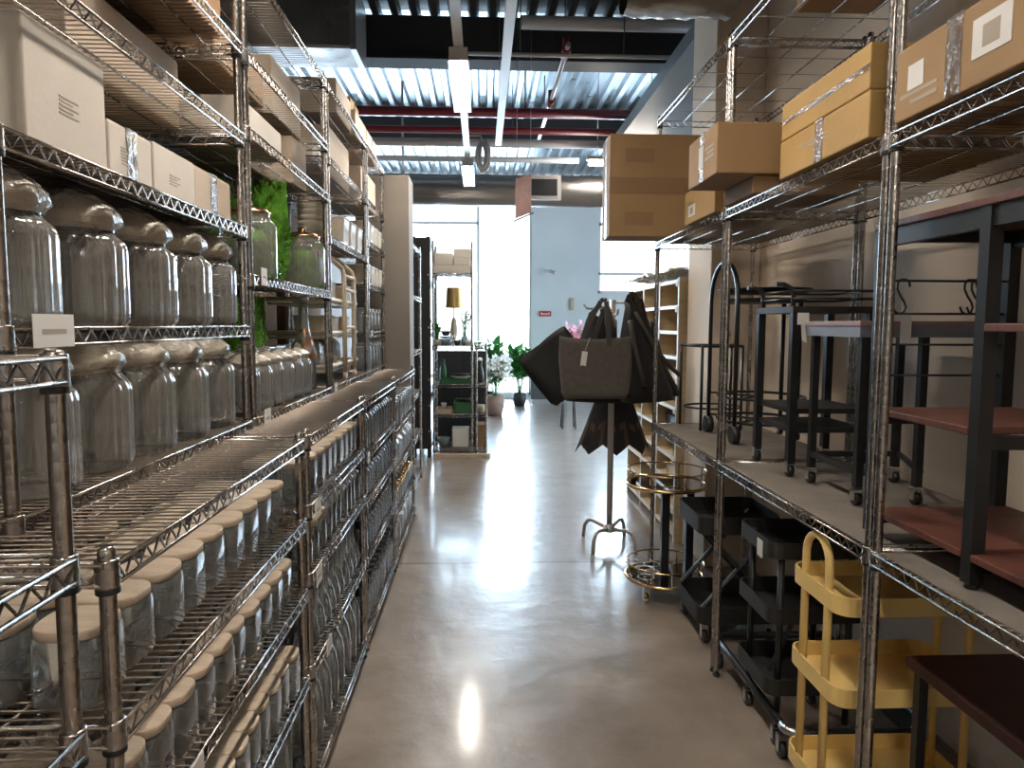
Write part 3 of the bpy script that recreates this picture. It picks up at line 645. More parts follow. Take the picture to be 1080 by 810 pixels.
row('clip', -.605, ys(4.5,5.56,8), .880, 'clear clip top jar', 'of the last low rack, top shelf', 'clip top jars')
row('pack', -.63, ys(4.52,5.54,6), .629, 'plastic wrapped pack', 'of the last low rack, middle shelf', 'wrapped packs in the last low rack')
row('goldlid', -.585, ys(4.46,5.58,13), .347, 'small gold lidded jar', 'of the last low rack, lower shelf', 'gold lidded jars')
row('goldlid', -.665, ys(4.46,5.58,13), .347, 'small gold lidded jar', 'of the second row, last low rack', 'gold lidded jars')
row('pack', -.63, ys(4.52,5.54,6), .089, 'plastic wrapped pack', 'of the last low rack, bottom shelf', 'wrapped packs in the last low rack')
row('clip', -.845, ys(4.96,5.56,5), 1.229, 'clear clip top jar', 'at counter level by the beige pillar', 'clip top jars')
row('clip2', -.845, ys(4.96,5.56,5), 1.493, 'clear clip top jar', 'one shelf above counter by beige pillar', 'clip top jars')
def basket(label, x, y, z, w=.075, h=.13):
    t = thing('white_basket', label, 'basket', (x,y,z), group='white ribbed tubs on the left rack')
    o = MB(); P = rrect(-w,w,-w*.9,w*.9,.02,4); Q = rrect(-w*1.12,w*1.12,-w*1.0,w*1.0,.022,4); n = len(P)
    o.add([(a,b,0) for a,b in P]+[(a,b,h) for a,b in Q]+[(a*.94,b*.94,h) for a,b in Q]+[(a*.94,b*.94,.006) for a,b in P], [(k*n+i,k*n+(i+1)%n,(k+1)*n+(i+1)%n,(k+1)*n+i) for k in range(3) for i in range(n)]+[tuple(reversed(range(n))),tuple(3*n+i for i in range(n))])
    obj('tub', o, M['ceramic'], t)
    r_ = MB()
    r_.tube([(a,b,h) for a,b in Q], .005, 5, closed=True); obj('rim', r_, M['white'], t)
    for i in range(6): r_ = None
    obj('ribs', MB().box(w*1.07,w*1.1,-.05,-.042,.03,h).box(w*1.07,w*1.1,-.02,-.012,.03,h).box(w*1.07,w*1.1,.012,.02,.03,h).box(w*1.07,w*1.1,.042,.05,.03,h), M['white'], t)
for i, y in enumerate(ys(4.97,5.55,4)): basket('small cream tub, %s from the near end on the clip jar rack upper shelf' % ORD[i], -.86, y, 1.823)
for i, y in enumerate(ys(4.97,5.55,4)): basket('small cream tub, %s from the near end under the plain tan box' % ORD[i], -.86, y, 2.113)
for i, y in enumerate((4.2,4.42,4.66)): basket('cream tub on the shelf over the cream trolley, %s from the bowls' % ORD[i], -.88, y, 1.993, .09, .16)
def bowl_stack(x, y, z):
    for i in range(6):
        tag(obj('ceramic_bowl', MB().lathe([(.04,0),(.05,.006),(.085,.05),(.09,.07),(.085,.07),(.05,.014)], 20, cap1=True), M['ceramic'], None, (x,y,z+i*.03)), 'cream bowl in the wrapped pile over the trolley, %s from the bottom' % ORD[i], 'bowl', 'pile of cream bowls')
bowl_stack(-.9, 3.9, 1.993)
# cream trolley
t = thing('cream_trolley', 'cream metal trolley with bent tube handle standing on the left counter rack', 'trolley', (-.80,4.0,1.229))
for yy in (.18,.48): obj('frame_tube', MB().tube([(0,yy,.04),(0,yy,.6),(-.01,yy,.64),(-.07,yy-.08,.70),(-.14,yy-.16,.735)], .014, 8), M['cream'], t)
for z in (.3,.52,.60): obj('rung', MB().tube([(0,.18,z),(0,.48,z)], .011, 6), M['cream'], t)
for z in (.06,.24,.42):
    obj('tray', MB().prism(rrect(-.33,-.02,-.22,.68,.03), z, z+.012).tube([(a,b,z+.03) for a,b in rrect(-.33,-.02,-.22,.68,.03)], .014, 6, closed=True), M['cream'], t)
for yy in (.18,.48):
    obj('caster', MB().tube([(-.01,yy,.02),(.01,yy,.02)], .02, 10), M['cream'], t); obj('caster', MB().tube([(-.3,yy,.02),(-.28,yy,.02)], .02, 10), M['cream'], t)
    obj('back_tube', MB().tube([(-.33,yy,.02),(-.33,yy,.5)], .012, 6), M['cream'], t)
row('pack', -.95, (3.9,4.12,4.34), 1.229+.066+.012, 'clear wrapped pack', 'on the cream trolley bottom tray', 'packs on the cream trolley')
for i, y in enumerate((3.9,4.08,4.55)): basket('cream tub on the cream trolley upper tray, %s from the near end' % ORD[i], -.93, y, 1.229+.432, .08, .12)
for i, y in enumerate((3.95,4.15,4.5)): basket('cream tub on the cream trolley middle tray, %s from the near end' % ORD[i], -.93, y, 1.229+.252, .08, .11)
# price cards on the rails
def price(x, y, z, w, h, label, sg=1):
    t = thing('price_tag', label, 'price tag', (x,y,z), group='price tags on the shelf rails')
    obj('card', MB().box(0,.0015,-w/2,w/2,-h,0) if sg > 0 else MB().box(-.0015,0,-w/2,w/2,-h,0), M['paper'], t)
    obj('printed_line', MB().box(.0015,.0018,-w*.3,w*.3,-h*.6,-h*.45) if sg > 0 else MB().box(-.0018,-.0015,-w*.3,w*.3,-h*.6,-h*.45), M['faint'], t)
for x,y,z,w,h,l in ((UX,1.29,1.565,.12,.058,'price card on the rail below the nearest big ribbed jars'),(UX,2.52,1.742,.06,.06,'bright price card on the rail below the copper lidded jars'),
    (UX,2.52,1.25,.07,.065,'price card at the counter level rail of the mossy rack'),(UX,3.7,1.245,.06,.05,'small price card at the counter by the cream trolley'),(UX,4.93,1.505,.05,.04,'small price card on the rail of the clip top jars'),
    (LX,1.25,.74,.11,.075,'large price card on the second rail of the near low rack'),(LX,2.27,.98,.08,.055,'price card on the second rail of the second low rack'),(LX,2.27,.76,.08,.055,'price card on the third rail of the second low rack'),
    (LX,2.4,.46,.08,.05,'price card on the lower rail of the second low rack'),(LX,3.3,.95,.06,.05,'price card at the start of the third low rack, second rail')):
    price(x+.005,y,z,w,h,l)
# ------------------------------------------------------------------ right side: carts and tables
def caster(parent, x, y, z0, r=.025, mat='black', h=.03):
    c = obj('caster', MB().tube([(x-.011,y,z0+r),(x+.011,y,z0+r)], r, 14), M[mat], parent)
    obj('fork', MB().box(x-.017,x-.013,y-.012,y+.012,z0+r*.8,z0+2*r+.012).box(x+.013,x+.017,y-.012,y+.012,z0+r*.8,z0+2*r+.012).box(x-.017,x+.017,y-.014,y+.014,z0+2*r+.008,z0+2*r+h*.5), M['steel'], c)
    return c
def ring(c, rx, ry, r, n=36, a0=0, a1=2*PI):
    return [(c[0]+rx*math.cos(a0+(a1-a0)*i/n), c[1]+ry*math.sin(a0+(a1-a0)*i/n), c[2]) for i in range(n)]
ZS = .963
# board unit with hooks
t = thing('board_shelf_unit', 'black framed shelf unit with red brown boards and S hooks on the right middle shelf', 'shelf unit', (1.1,1.05,ZS))
for (x, y) in ((0,0),(0,.45),(0,.86),(.36,0),(.36,.45),(.36,.86)):
    l = obj('leg', MB().box(x-.016,x+.016,y-.016,y+.016,.012,.86), M['black'], t); obj('foot', MB().lathe([(.014,0),(.014,.012)], 10, c=(x,y,0), cap1=True), M['blk_plastic'], l)
obj('shelf_board', MB().box(-.02,.38,-.02,.88,.845,.863), M['wood_r'], t, bevel=.003)
obj('shelf_board', MB().box(-.018,.378,.466,.844,.345,.363), M['wood_r'], t, bevel=.003)
obj('shelf_board', MB().box(-.018,.378,.016,.434,.575,.593), M['wood_r'], t, bevel=.003)
obj('shelf_board', MB().box(-.018,.378,.016,.434,.065,.083), M['wood_r'], t, bevel=.003); obj('shelf_board', MB().box(-.018,.378,.466,.844,.065,.083), M['wood_r'], t, bevel=.003)
for y in (0,.45,.86):
    for z in (.055,.335,.835): obj('cross_bar', MB().box(.016,.344,y-.012,y+.012,z-.02,z+.01), M['black'], t)
for x in (0,.36): obj('side_rail', MB().box(x-.011,x+.011,.016,.434,.80,.845), M['black'], t); obj('side_rail', MB().box(x-.011,x+.011,.466,.844,.80,.845), M['black'], t)
for z in (.45,.535,.62,.71): obj('rail_wire', MB().tube([(.016,.86,z),(.344,.86,z)], .0035, 6), M['black'], t)
def s_hook(x, z, label):
    P_ = ((.022,-.006),(.02,.006),(.01,.0145),(-.004,.0145),(-.013,.004),(-.013,-.012),(-.004,-.03),(.008,-.047),(.013,-.062),(.008,-.075),(-.005,-.08),(-.018,-.073),(-.024,-.06))
    tag(obj('s_hook', MB().tube([(x+a, 1.91, z+.02+b-.0105) for a, b in P_], .003, 6), M['black']), label, 'hook', 'S hooks on the wire rail')
zz = ZS+.71-.02
s_hook(1.155,zz,'black S hook hanging alone at the left of the wire rail'); s_hook(1.345,zz,'black S hook, first of the three bunched at the right of the rail')
s_hook(1.365,zz,'black S hook, middle of the three bunched at the right of the rail'); s_hook(1.40,zz,'black S hook, last of the three, half behind the black leg')
# side table with mauve top
t = thing('rolling_side_table', 'black rolling side table with mauve top and a paper tag, behind the chrome post', 'table', (1.2,2.2,ZS))
obj('table_top', MB().box(0,.40,0,.38,.585,.602), M['pinkgrey'], t, bevel=.002)
obj('top_frame', MB().box(.003,.397,.003,.377,.55,.585), M['blueedge'], t)
for (x, y) in ((.03,.355),(.35,.355),(.23,.03),(.03,.03)): obj('leg', MB().box(x-.012,x+.012,y-.012,y+.012,.06,.55), M['black'], t); caster(t,x,y,0,.02)
obj('base_bar', MB().box(.02,.36,.345,.365,.1,.12).box(.02,.04,.03,.35,.1,.12).tube([(.36,.35,.11),(.24,.03,.11)], .011, 6), M['black'], t)
tg = obj('price_tag', MB().box(.13,.165,-.0035,-.002,.53,.66), M['paper'], t); tg['label'] = 'long paper tag on the table edge'
# square trolley with gallery rails
t = thing('tray_trolley', 'black square trolley with double gallery rails and bracket ends on the right middle shelf', 'trolley', (1.2,2.67,ZS))
for (x, y) in ((0,0),(0,.33),(.3,0),(.3,.33)): obj('leg', MB().box(x-.015,x+.015,y-.015,y+.015,.05,.64), M['black'], t); caster(t,x,y,0,.022)
obj('tray', MB().box(-.015,.315,-.015,.345,.635,.66), M['blackm'], t)
obj('tray', MB().box(-.0,.3,-.0,.33,.245,.265).box(-.0,.3,-.0,.33,.17,.19), M['blackm'], t)
g = MB()
for z in (.69,.72): g.tube([(0,0,z),(.3,0,z),(.3,.33,z),(0,.33,z)], .005, 6, closed=True)
obj('gallery_rail', g, M['black'], t)
for y in (.02,.31): obj('bracket', MB().tube([(0,y,.65),(0,y,.70),(-.01,y,.73),(-.04,y,.745),(-.07,y,.745)], .009, 6), M['black'], t)
tg = obj('price_tag', MB().box(.0,.045,-.022,-.02,.59,.635).add([(.015,-.021,.59),(.03,-.021,.59),(.04,-.021,.52),(.02,-.021,.53)],[(0,1,2,3)]), M['paper'], t); tg['label'] = 'paper tag tied under the tray'
# round cart with tall arched handle
t = thing('round_cart', 'black round tray cart with tall arched handle and big rear wheels', 'cart', (1.25,3.42,ZS))
obj('handle', MB().tube([(0,0,.05),(0,0,.72)]+[(0,.2-.2*math.cos(a),.72+.19*math.sin(a)) for a in [PI*i/10 for i in range(1,10)]]+[(0,.4,.72),(0,.4,.05)], .011, 8), M['black'], t)
for z, r in ((.75,.27),(.70,.245)):
    obj('round_tray', MB().lathe([(r*.9,z),(r,z+.018),(r*1.01,z+.02),(r*.98,z+.02),(r*.89,z+.006)], 40, c=(.2,.18,0), cap1=True, sx=.82), M['black'], t)
for z in (.22,.1): obj('lower_ring', MB().tube(ring((.2,.18,z),.21,.25,0), .008, 6, closed=True).tube([(0,.0,z),(.2,.18,z),(0,.4,z)], .006, 5), M['black'], t)
for y in (.1,.3): obj('leg', MB().tube([(.36,y,.02),(.36,y,.72)], .011, 8), M['black'], t)
for y in (0,.4): obj('wheel', MB().tube([(-.018,y,.045),(.018,y,.045)], .045, 18), M['blk_plastic'], t)
for y in (.1,.3): caster(t,.36,y,0,.02)
# round ring stand
t = thing('ring_table_frame', 'low black table frame with round lower ring at the far shelf end', 'table', (1.33,4.02,ZS))
for (x, y) in ((-.15,.11),(-.11,-.16),(.15,.11),(.12,-.15)): obj('leg', MB().tube([(x,y,0),(x,y,.475)], .008, 8), M['black'], t)
obj('top_rim', MB().tube([(-.15,.11,.47),(-.11,-.16,.47),(.12,-.15,.47),(.15,.11,.47)], .008, 8, closed=True), M['black'], t)
obj('lower_ring', MB().tube(ring((0,-.02,.12),.16,.14,0), .006, 6, closed=True), M['black'], t)

# on the floor below
def tray(x0,x1,y0,y1,z,h,r=.03,th=.006):
    b = MB(); P = rrect(x0,x1,y0,y1,r,4); Q = rrect(x0+th,x1-th,y0+th,y1-th,r-th/2,4); n = len(P)
    b.add([(a,c,z) for a,c in P]+[(a,c,z+h) for a,c in P]+[(a,c,z+h) for a,c in Q]+[(a,c,z+th) for a,c in Q], [(k*n+i,k*n+(i+1)%n,(k+1)*n+(i+1)%n,(k+1)*n+i) for k in range(3) for i in range(n)]+[tuple(reversed(range(n))),tuple(3*n+i for i in range(n))])
    return b
t = thing('bar_cart', 'round gold rimmed bar cart with smoked glass shelves beside the bag stand', 'bar cart', (1.06,3.95,0))
for z in (.10,.64):
    obj('glass_shelf', MB().lathe([(.215,z),(.215,z+.008)], 44, cap1=True), M['smoke'], t)
    obj('gold_rim', MB().tube(ring((0,0,z+.004),.222,.222,0,44), .011, 8, closed=True), M['gold'], t)
    rl = obj('gallery_rail', MB().tube(ring((0,0,z+.085),.222,.222,0,44), .005, 6, closed=True), M['gold'], t)
    for k in range(8): a = 2*PI*k/8+.2; obj('baluster', MB().tube([(.222*math.cos(a),.222*math.sin(a),z+.01),(.222*math.cos(a),.222*math.sin(a),z+.085)], .004, 5), M['gold'], rl)
for (x, y) in ((-.01,-.02),(.13,-.02)): obj('column', MB().box(x-.022,x+.022,y-.022,y+.022,.108,.64), M['black'], t)
w = MB()
for cx, cy in ((-.12,-.05),(-.07,.03),(-.1,.1)): w.tube(ring((cx,cy,.16),.045,.045,0,20), .003, 5, closed=True); w.tube(ring((cx,cy,.112),.045,.045,0,20), .003, 5, closed=True)
obj('bottle_holder', w, M['steel'], t)
for (x, y) in ((-.14,-.14),(.14,-.14),(0,.19)): caster(t,x,y,0,.028,'gold',.06)
def xtray(label, x, y, tag_=False):
    t = thing('folding_tray_trolley', label, 'trolley', (x,y,0))
    for z in (.1,.545): obj('tray', tray(0,.40,0,.42,z,.085,.05), M['blackm'], t)
    for yy in (.03,.39):
        obj('cross_leg', MB().tube([(.02,yy,.17),(.38,yy,.57)], .012, 6, smooth=False), M['black'], t); obj('cross_leg', MB().tube([(.38,yy,.17),(.02,yy,.57)], .012, 6, smooth=False), M['black'], t)
    for (a, b) in ((.04,.04),(.36,.04),(.04,.38),(.36,.38)): caster(t,a,b,0,.03,'blk_plastic',.1); obj('caster_stem', MB().tube([(a,b,.06),(a,b,.135)], .009, 6), M['black'], t)
    return t
xtray('black folding tray trolley with crossed legs standing beyond the middle chrome post', 1.05, 3.27)
t = thing('tiered_trolley', 'black three tier tray trolley with a white tag, between the posts below the shelf', 'trolley', (1.04,2.43,0))
for z in (.2,.47,.71): obj('tray', tray(0,.36,0,.33,z,.06,.04), M['blackm'], t)
for (x, y) in ((.05,.03),(.31,.03),(.05,.30),(.31,.30)): obj('leg', MB().tube([(x,y,.06),(x,y,.74)], .012, 8), M['black'], t); caster(t,x,y,0,.028,'blk_plastic',.03)
obj('brace', MB().tube([(.02,.04,.28),(.2,.16,.5),(.34,.28,.72)], .009, 6), M['black'], t)
tg = obj('price_tag', MB().box(-.003,-.0015,.08,.13,.69,.755), M['paper'], t); tg['label'] = 'white price tag on the top tray'
t = thing('flat_dolly', 'low black dolly frame along the floor under the right shelving', 'dolly', (1.078,2.32,0))
obj('frame', MB().tube([(.03,0,.12),(.5,0,.12),(.52,.03,.12),(.52,.76,.12),(.5,.79,.12),(.03,.79,.12),(0,.76,.12),(0,.03,.12)], .016, 8, closed=True), M['black'], t)
for q in ((.0,.03),(.03,0)),((.52,.03),(.5,0)): obj('chrome_corner', MB().tube([(q[0][0],q[0][1]+.03,.12),(q[0][0],q[0][1],.12),(q[1][0],q[1][1],.12),(q[1][0]+(.03 if q[1][0] < .1 else -.06),0,.12)], .0175, 8), M['steel'], t)
obj('deck', MB().box(.43,.51,.02,.77,.1,.112), M['blackm'], t)
for (x, y) in ((0,.06),(0,.73),(.52,.06),(.52,.73)): caster(t,x,y,0,.03,'blk_plastic',.06)
# yellow cart
t = thing('yellow_utility_cart', 'pale yellow plastic three tray cart with looped tube handle', 'cart', (1.03,1.93,0))
for z in (.1,.435,.71): obj('tray', tray(0,.47,0,.33,z,.055,.05), M['yellow'], t)
for x in (.012,.458):
    obj('handle_loop', MB().tube([(x,.09,.05),(x,.09,.83)]+[(x,.165-.075*math.cos(a),.83+.075*math.sin(a)) for a in [PI*i/10 for i in range(1,10)]]+[(x,.24,.83),(x,.24,.05)], .0125, 10), M['yellow'], t)
    for y in (.09,.24): caster(t,x,y,0,.024,'blk_plastic',.02)
# dark benches
def bench(label, x, y, w, d, h):
    t = thing('console_bench', label, 'bench', (x,y,0))
    obj('bench_top', MB().box(0,w,0,d,h-.03,h), M['wood_d'], t, bevel=.003)
    for (a, b) in ((.03,.03),(w-.03,.03),(.03,d-.03),(w-.03,d-.03)): obj('leg', MB().box(a-.013,a+.013,b-.013,b+.013,0,h-.03), M['black'], t)
    obj('lower_shelf', MB().box(.03,w-.03,.03,d-.03,.2,.22), M['wood_d'], t)
    obj('stretcher', MB().box(.03,w-.03,.02,.04,h-.06,h-.03).box(.03,w-.03,d-.04,d-.02,h-.06,h-.03), M['black'], t)
bench('dark walnut bench with black legs under the nearest right shelf', 1.2, 1.12, .40, .76, .62)

# ------------------------------------------------------------------ bag stand
BX, BY = .90, 4.85
t = thing('bag_stand', 'grey steel pole stand with four bent feet carrying the dark bags', 'stand', (BX,BY,0))
obj('pole', MB().tube([(0,0,.1),(0,0,1.72)], .021, 12), M['pole'], t)
obj('hub', MB().lathe([(.02,.09),(.045,.1),(.045,.125),(.022,.15)], 14, cap1=True), M['pole'], t)
for a in (.95,2.2,4.1,5.3):
    c, s_ = math.cos(a), math.sin(a)
    obj('leg', MB().tube([(.02*c,.02*s_,.115),(.17*c,.17*s_,.14),(.215*c,.215*s_,.13),(.245*c,.245*s_,.09),(.26*c,.26*s_,.0)], .013, 8), M['pole'], t)
for z, a in ((1.70,0),(1.66,PI),(1.62,-PI/2),(1.58,PI/2)):
    c, s_ = math.cos(a), math.sin(a)
    obj('hook_arm', MB().tube([(0,0,z),(.18*c,.18*s_,z),(.2*c,.2*s_,z+.03)], .008, 6), M['pole'], t)
def tote(label, loc, w, h, d, rz, mat, tilt=0, handle=.3, hw=.1, tagp=None, nm='tote_bag', seed=1, top=1.06, hook=None, sag=0):
    random.seed(seed)
    t = thing(nm, label, 'bag', loc); t.rotation_euler = (0, tilt, rz)
    nu, nv = 32, 12; ph = random.random()*6
    def fn(u, v):
        a = 2*PI*u; k = (abs(math.cos(a))**3.2+abs(math.sin(a))**3.2)**(-1/3.2)
        ww = w*(1 + (top-1)*v)/2; dd = d*(1-.72*v)/2
        if v < .06: ww *= .9; dd *= .8
        wob = 1 + .05*math.sin(5*a+ph+3*v)*math.sin(v*PI)
        fold = 1 + sag*.35*math.sin(7*a+ph*2)*(.4+.6*v)
        return (k*math.cos(a)*ww*wob + sag*.12*w*math.sin(v*4+ph), k*math.sin(a)*dd*(1+.3*math.sin(3*a+ph)*v)*fold, h*v + .012*math.sin(2*a+ph)*v - sag*.05*math.cos(a)*(1-v))
    b = MB().surf(fn, nu, nv, closeu=True); b.f.append(tuple(i*nv for i in reversed(range(nu)))); b.m.append(0); b.s.append(False)
    bo = obj('bag_body', b, M[mat], t); sm = bo.modifiers.new('solid','SOLIDIFY'); sm.thickness = .004
    if handle:
        hx = hook if hook is not None else 0
        for sd in (-1,1):
            y = sd*d*.14
            p = [(-hw,y,h*.84),(-hw*.97,y,h)]+[(-hw*.95+(hx+hw*.95-.014)*q**1.1,y*(1-q),h+handle*q) for q in (.25,.5,.75,.95)]+[(hx,0,h+handle)]
            p += [(hx+.014+(hw*.95-hx-.014)*(1-q)**1.0,y*(1-q),h+handle*q) for q in (.95,.75,.5,.25)]+[(hw*.97,y,h),(hw,y,h*.84)]
            q_ = MB()
            for k in range(len(p)-1):
                P, Q = Vector(p[k]), Vector(p[k+1]); dvec = (Q-P).normalized(); wv = dvec.cross(Vector((0,1,0))).normalized()*.014
                q_.add([P-wv,P+wv,Q+wv,Q-wv,P-wv+Vector((0,.004,0)),P+wv+Vector((0,.004,0)),Q+wv+Vector((0,.004,0)),Q-wv+Vector((0,.004,0))],[(0,1,2,3),(7,6,5,4),(0,3,7,4),(1,5,6,2)])
            obj('handle', q_, M['strap'], t)
    if tagp:
        g = obj('hang_tag', MB().box(0,.036,-d*.34,-d*.335,-.1,0), M['paper'], t, (tagp[0],0,tagp[1]), rot=(0,.12,0)); g['label'] = 'pale hang tag'
        obj('tag_string', MB().tube([(tagp[0]+.018,-d*.33,tagp[1]),(tagp[0]+.05,-d*.2,h)], .002, 4), M['paper'], t)
    return t
tote('big charcoal tote bag facing the aisle with a pale hang tag', (.72,4.45,1.085), .43, .385, .16, -.04, 'bag', 0, .24, .085, (-.09,.30), seed=3, hook=.05)
tote('black tote bag hung askew at the left of the bag stand, its corner pointing up', (.645,4.76,1.10), .38, .40, .14, -.25, 'bagb', -.66, 0, .08, seed=5)
tote('black bag sagging beneath the charcoal tote', (.80,4.72,1.03), .56, .34, .20, .2, 'bagb', .06, .3, .1, seed=8, top=.8)
tote('tall black bag at the right of the bag stand, its top bunched on a hook', (1.08,4.58,1.05), .38, .66, .22, .3, 'bagb', -.17, .05, .03, nm='backpack', seed=9, top=.28, sag=.5)
tote('slouched black bag hung behind at the far right of the stand', (1.19,4.80,1.06), .36, .5, .18, -.45, 'bagb', -.2, .1, .04, nm='shoulder_bag', seed=11, top=.45, sag=.5)
tote('dark bag bunched behind the charcoal tote near the pole', (.78,4.92,1.2), .34, .42, .16, .4, 'bagb', .1, .06, .05, nm='shoulder_bag', seed=13, top=.4, sag=.4)
tag(obj('loose_strap', MB().tube([(.97,4.44,1.63),(1.02,4.43,1.54),(1.1,4.43,1.40),(1.2,4.44,1.28),(1.27,4.47,1.23)], .015, 6), M['strap']), 'grey strap slanting down over the tall black bag', 'strap')
tag(obj('loose_strap', MB().tube([(.93,4.42,1.58),(.96,4.41,1.42),(1.0,4.41,1.27),(1.03,4.42,1.16)], .017, 6), M['strap']), 'dark strap hanging straight down the front of the tall black bag', 'strap')
# striped umbrella
t = thing('striped_umbrella', 'half open dark umbrella with tan stripes hanging behind the pole, points down', 'umbrella', (.955,5.06,.70))
U_ = MB(); nseg = 8
def um(u, v):
    a = 2*PI*u; k = (u*nseg) % 1.0; tri = abs(k-.5)*2
    r = (.115 + .145*v**1.1)*(1+.10*(tri-.5)*v)
    return (r*math.cos(a), r*.55*math.sin(a), .38*(1-v) - .075*tri*v)
U_.surf(um, 48, 10, closeu=True, smooth=False)
for i in range(len(U_.f)):
    if i % 9 in (5,): U_.m[i] = 1 if (i//9) % 3 else 0
    if (i//9) % 6 in (2,) and i % 9 > 5: U_.m[i] = 1
o = obj('canopy', U_, [M['umb'], M['stripe']], t); sm = o.modifiers.new('solid','SOLIDIFY'); sm.thickness = .003
obj('shaft', MB().tube([(.03,0,.1),(.03,0,.42)], .007, 6), M['steel'], t); obj('tip_strap', MB().tube([(.03,0,.36),(.02,0,.5),(-.02,-.15,.88)], .008, 5), M['strap'], t)

# ------------------------------------------------------------------ pigeonhole shelf
t = thing('pigeonhole_shelf', 'pale wooden pigeonhole shelf with white edges and price tags beyond the right pillar', 'shelf', (1.37,4.88,0))
Lc, Dc, Hc = 1.62, .34, 1.88
for y in (0,.53,1.06,1.60): obj('upright', MB().box(0,Dc,y,y+.018,0,Hc).box(-.004,0,y-.003,y+.021,0,Hc,1), [M['plywood'], M['plyw']], t)
for k in range(11):
    z = .05+k*.18; obj('shelf', MB().box(.002,Dc,.018,Lc-.018,z,z+.014).box(-.004,.002,.018,Lc-.018,z-.006,z+.018,1), [M['plywood'], M['plyw']], t)
obj('back_panel', MB().box(Dc,Dc+.006,0,Lc,.04,Hc), M['plywood'], t)
for k in range(11):
    for y in (.02,.5,1.03):
        if random.random() < .62: obj('price_tag', MB().box(-.008,-.005,y,y+.05,.02+k*.18,.06+k*.18), M['paper'], t)
tag(obj('plastic_sheet', MB().surf(lambda u,v: (-.06+.45*u+random.uniform(-.02,.02), 1.62*v+random.uniform(-.02,.02), .02+.08*random.random()*(1-abs(u-.5))), 12, 26), M['clearwrap'], None, (1.37,4.9,1.9)), 'crumpled clear plastic sheeting lying on the pigeonhole shelf', 'plastic sheet')
for i, (k, y, c) in enumerate(((2,.1,'cork'),(3,.6,'cork'),(4,.15,'dkpot'),(5,.65,'bag'),(6,.1,'cork'),(7,.55,'card_d'),(1,.6,'dkpot'),(3,1.15,'cork'),(5,1.15,'card_d'))):
    tag(obj('stored_bundle', MB().prism(rrect(0,.24,0,.3,.03), 0, .09), M[c], None, (1.42,4.93+y,.065+k*.18)), 'folded goods in the pigeonhole shelf, %s compartment row up, %s column' % (ORD[k], ORD[0 if y < .4 else 1 if y < 1 else 2]), 'bundle', 'goods in the pigeonholes')

# ------------------------------------------------------------------ back of the shop
t = thing('slotted_rack', 'dark slotted steel rack end standing by the far wire shelf', 'rack', (-.8,8.15,0))
for (x, y) in ((.0,0),(.17,0),(0,1.1),(.17,1.1)):
    u = MB().box(x,x+.045,y,y+.045,0,2.54)
    obj('upright', u, M['blackm'], t)
    obj('slots', MB().lathe([(.008,0),(.008,.002)], 8, c=(x+.02,y,0)) if False else MB().box(x+.017,x+.028,y-.001,y,.3,.32).box(x+.017,x+.028,y-.001,y,.6,.62).box(x+.017,x+.028,y-.001,y,.9,.92).box(x+.017,x+.028,y-.001,y,1.5,1.52).box(x+.017,x+.028,y-.001,y,2.1,2.12), M['steel'], t)
for z in (.1,.7,1.4,2.0,2.48): obj('shelf', MB().box(-.35,.215,.02,1.12,z,z+.05), M['blackm'], t)
obj('side_sheet', MB().box(.045,.17,.01,.02,.1,2.5), M['blackm'], t)
LW = rack('tall wire rack of cartons and ornaments beside the dark slotted rack at the back', -.10, 8.2, 8.75, .47, -1, 0, 2.5, [.1,.5,.85,1.3,2.13], 'wire racks at the back')
rack('low wire rack of green trays at the back, stepping out towards the aisle', .065, 8.2, 8.75, .14, -1, 0, 1.33, [.1,.5,.85,1.3], 'wire racks at the back')
carton('pale carton at the left on the top of the far wire rack', -.54,-.33,8.22,8.6,2.225,2.36,'card_w',name='cardboard_box')
carton('flat pale carton across the bottom of the pile on the far wire rack', -.55,-.12,8.22,8.65,2.136,2.222,'card_w')
carton('small pale carton in the middle of the pile on the far wire rack', -.32,-.13,8.22,8.6,2.225,2.31,'card_w')
carton('small pale carton topmost at the right on the far wire rack', -.32,-.13,8.22,8.6,2.313,2.41,'card_w')
t = thing('low_cabinet', 'dark grey low cabinet standing behind the far wire racks', 'cabinet', (-.555,8.85,0)); obj('body', MB().box(0,.62,0,.4,.04,1.22), M['darkg'], t); obj('plinth', MB().box(.02,.6,.02,.38,0,.04), M['blackm'], t)
for q in (.02,.32): obj('door', MB().box(q,q+.28,-.018,0,.08,1.18), M['darkg'], t)
t = thing('gold_lamp', 'lamp with a gold drum shade on the far wire rack', 'lamp', (-.33,8.5,1.303))
obj('lamp_base', MB().lathe([(.06,0),(.07,.01),(.02,.05),(.05,.15),(.03,.3),(.008,.33),(.008,.45)], 18), M['ceramic'], t)
obj('lamp_shade', MB().lathe([(.1,.44),(.085,.68)], 24, cap0=False), M['lampgold'], t)
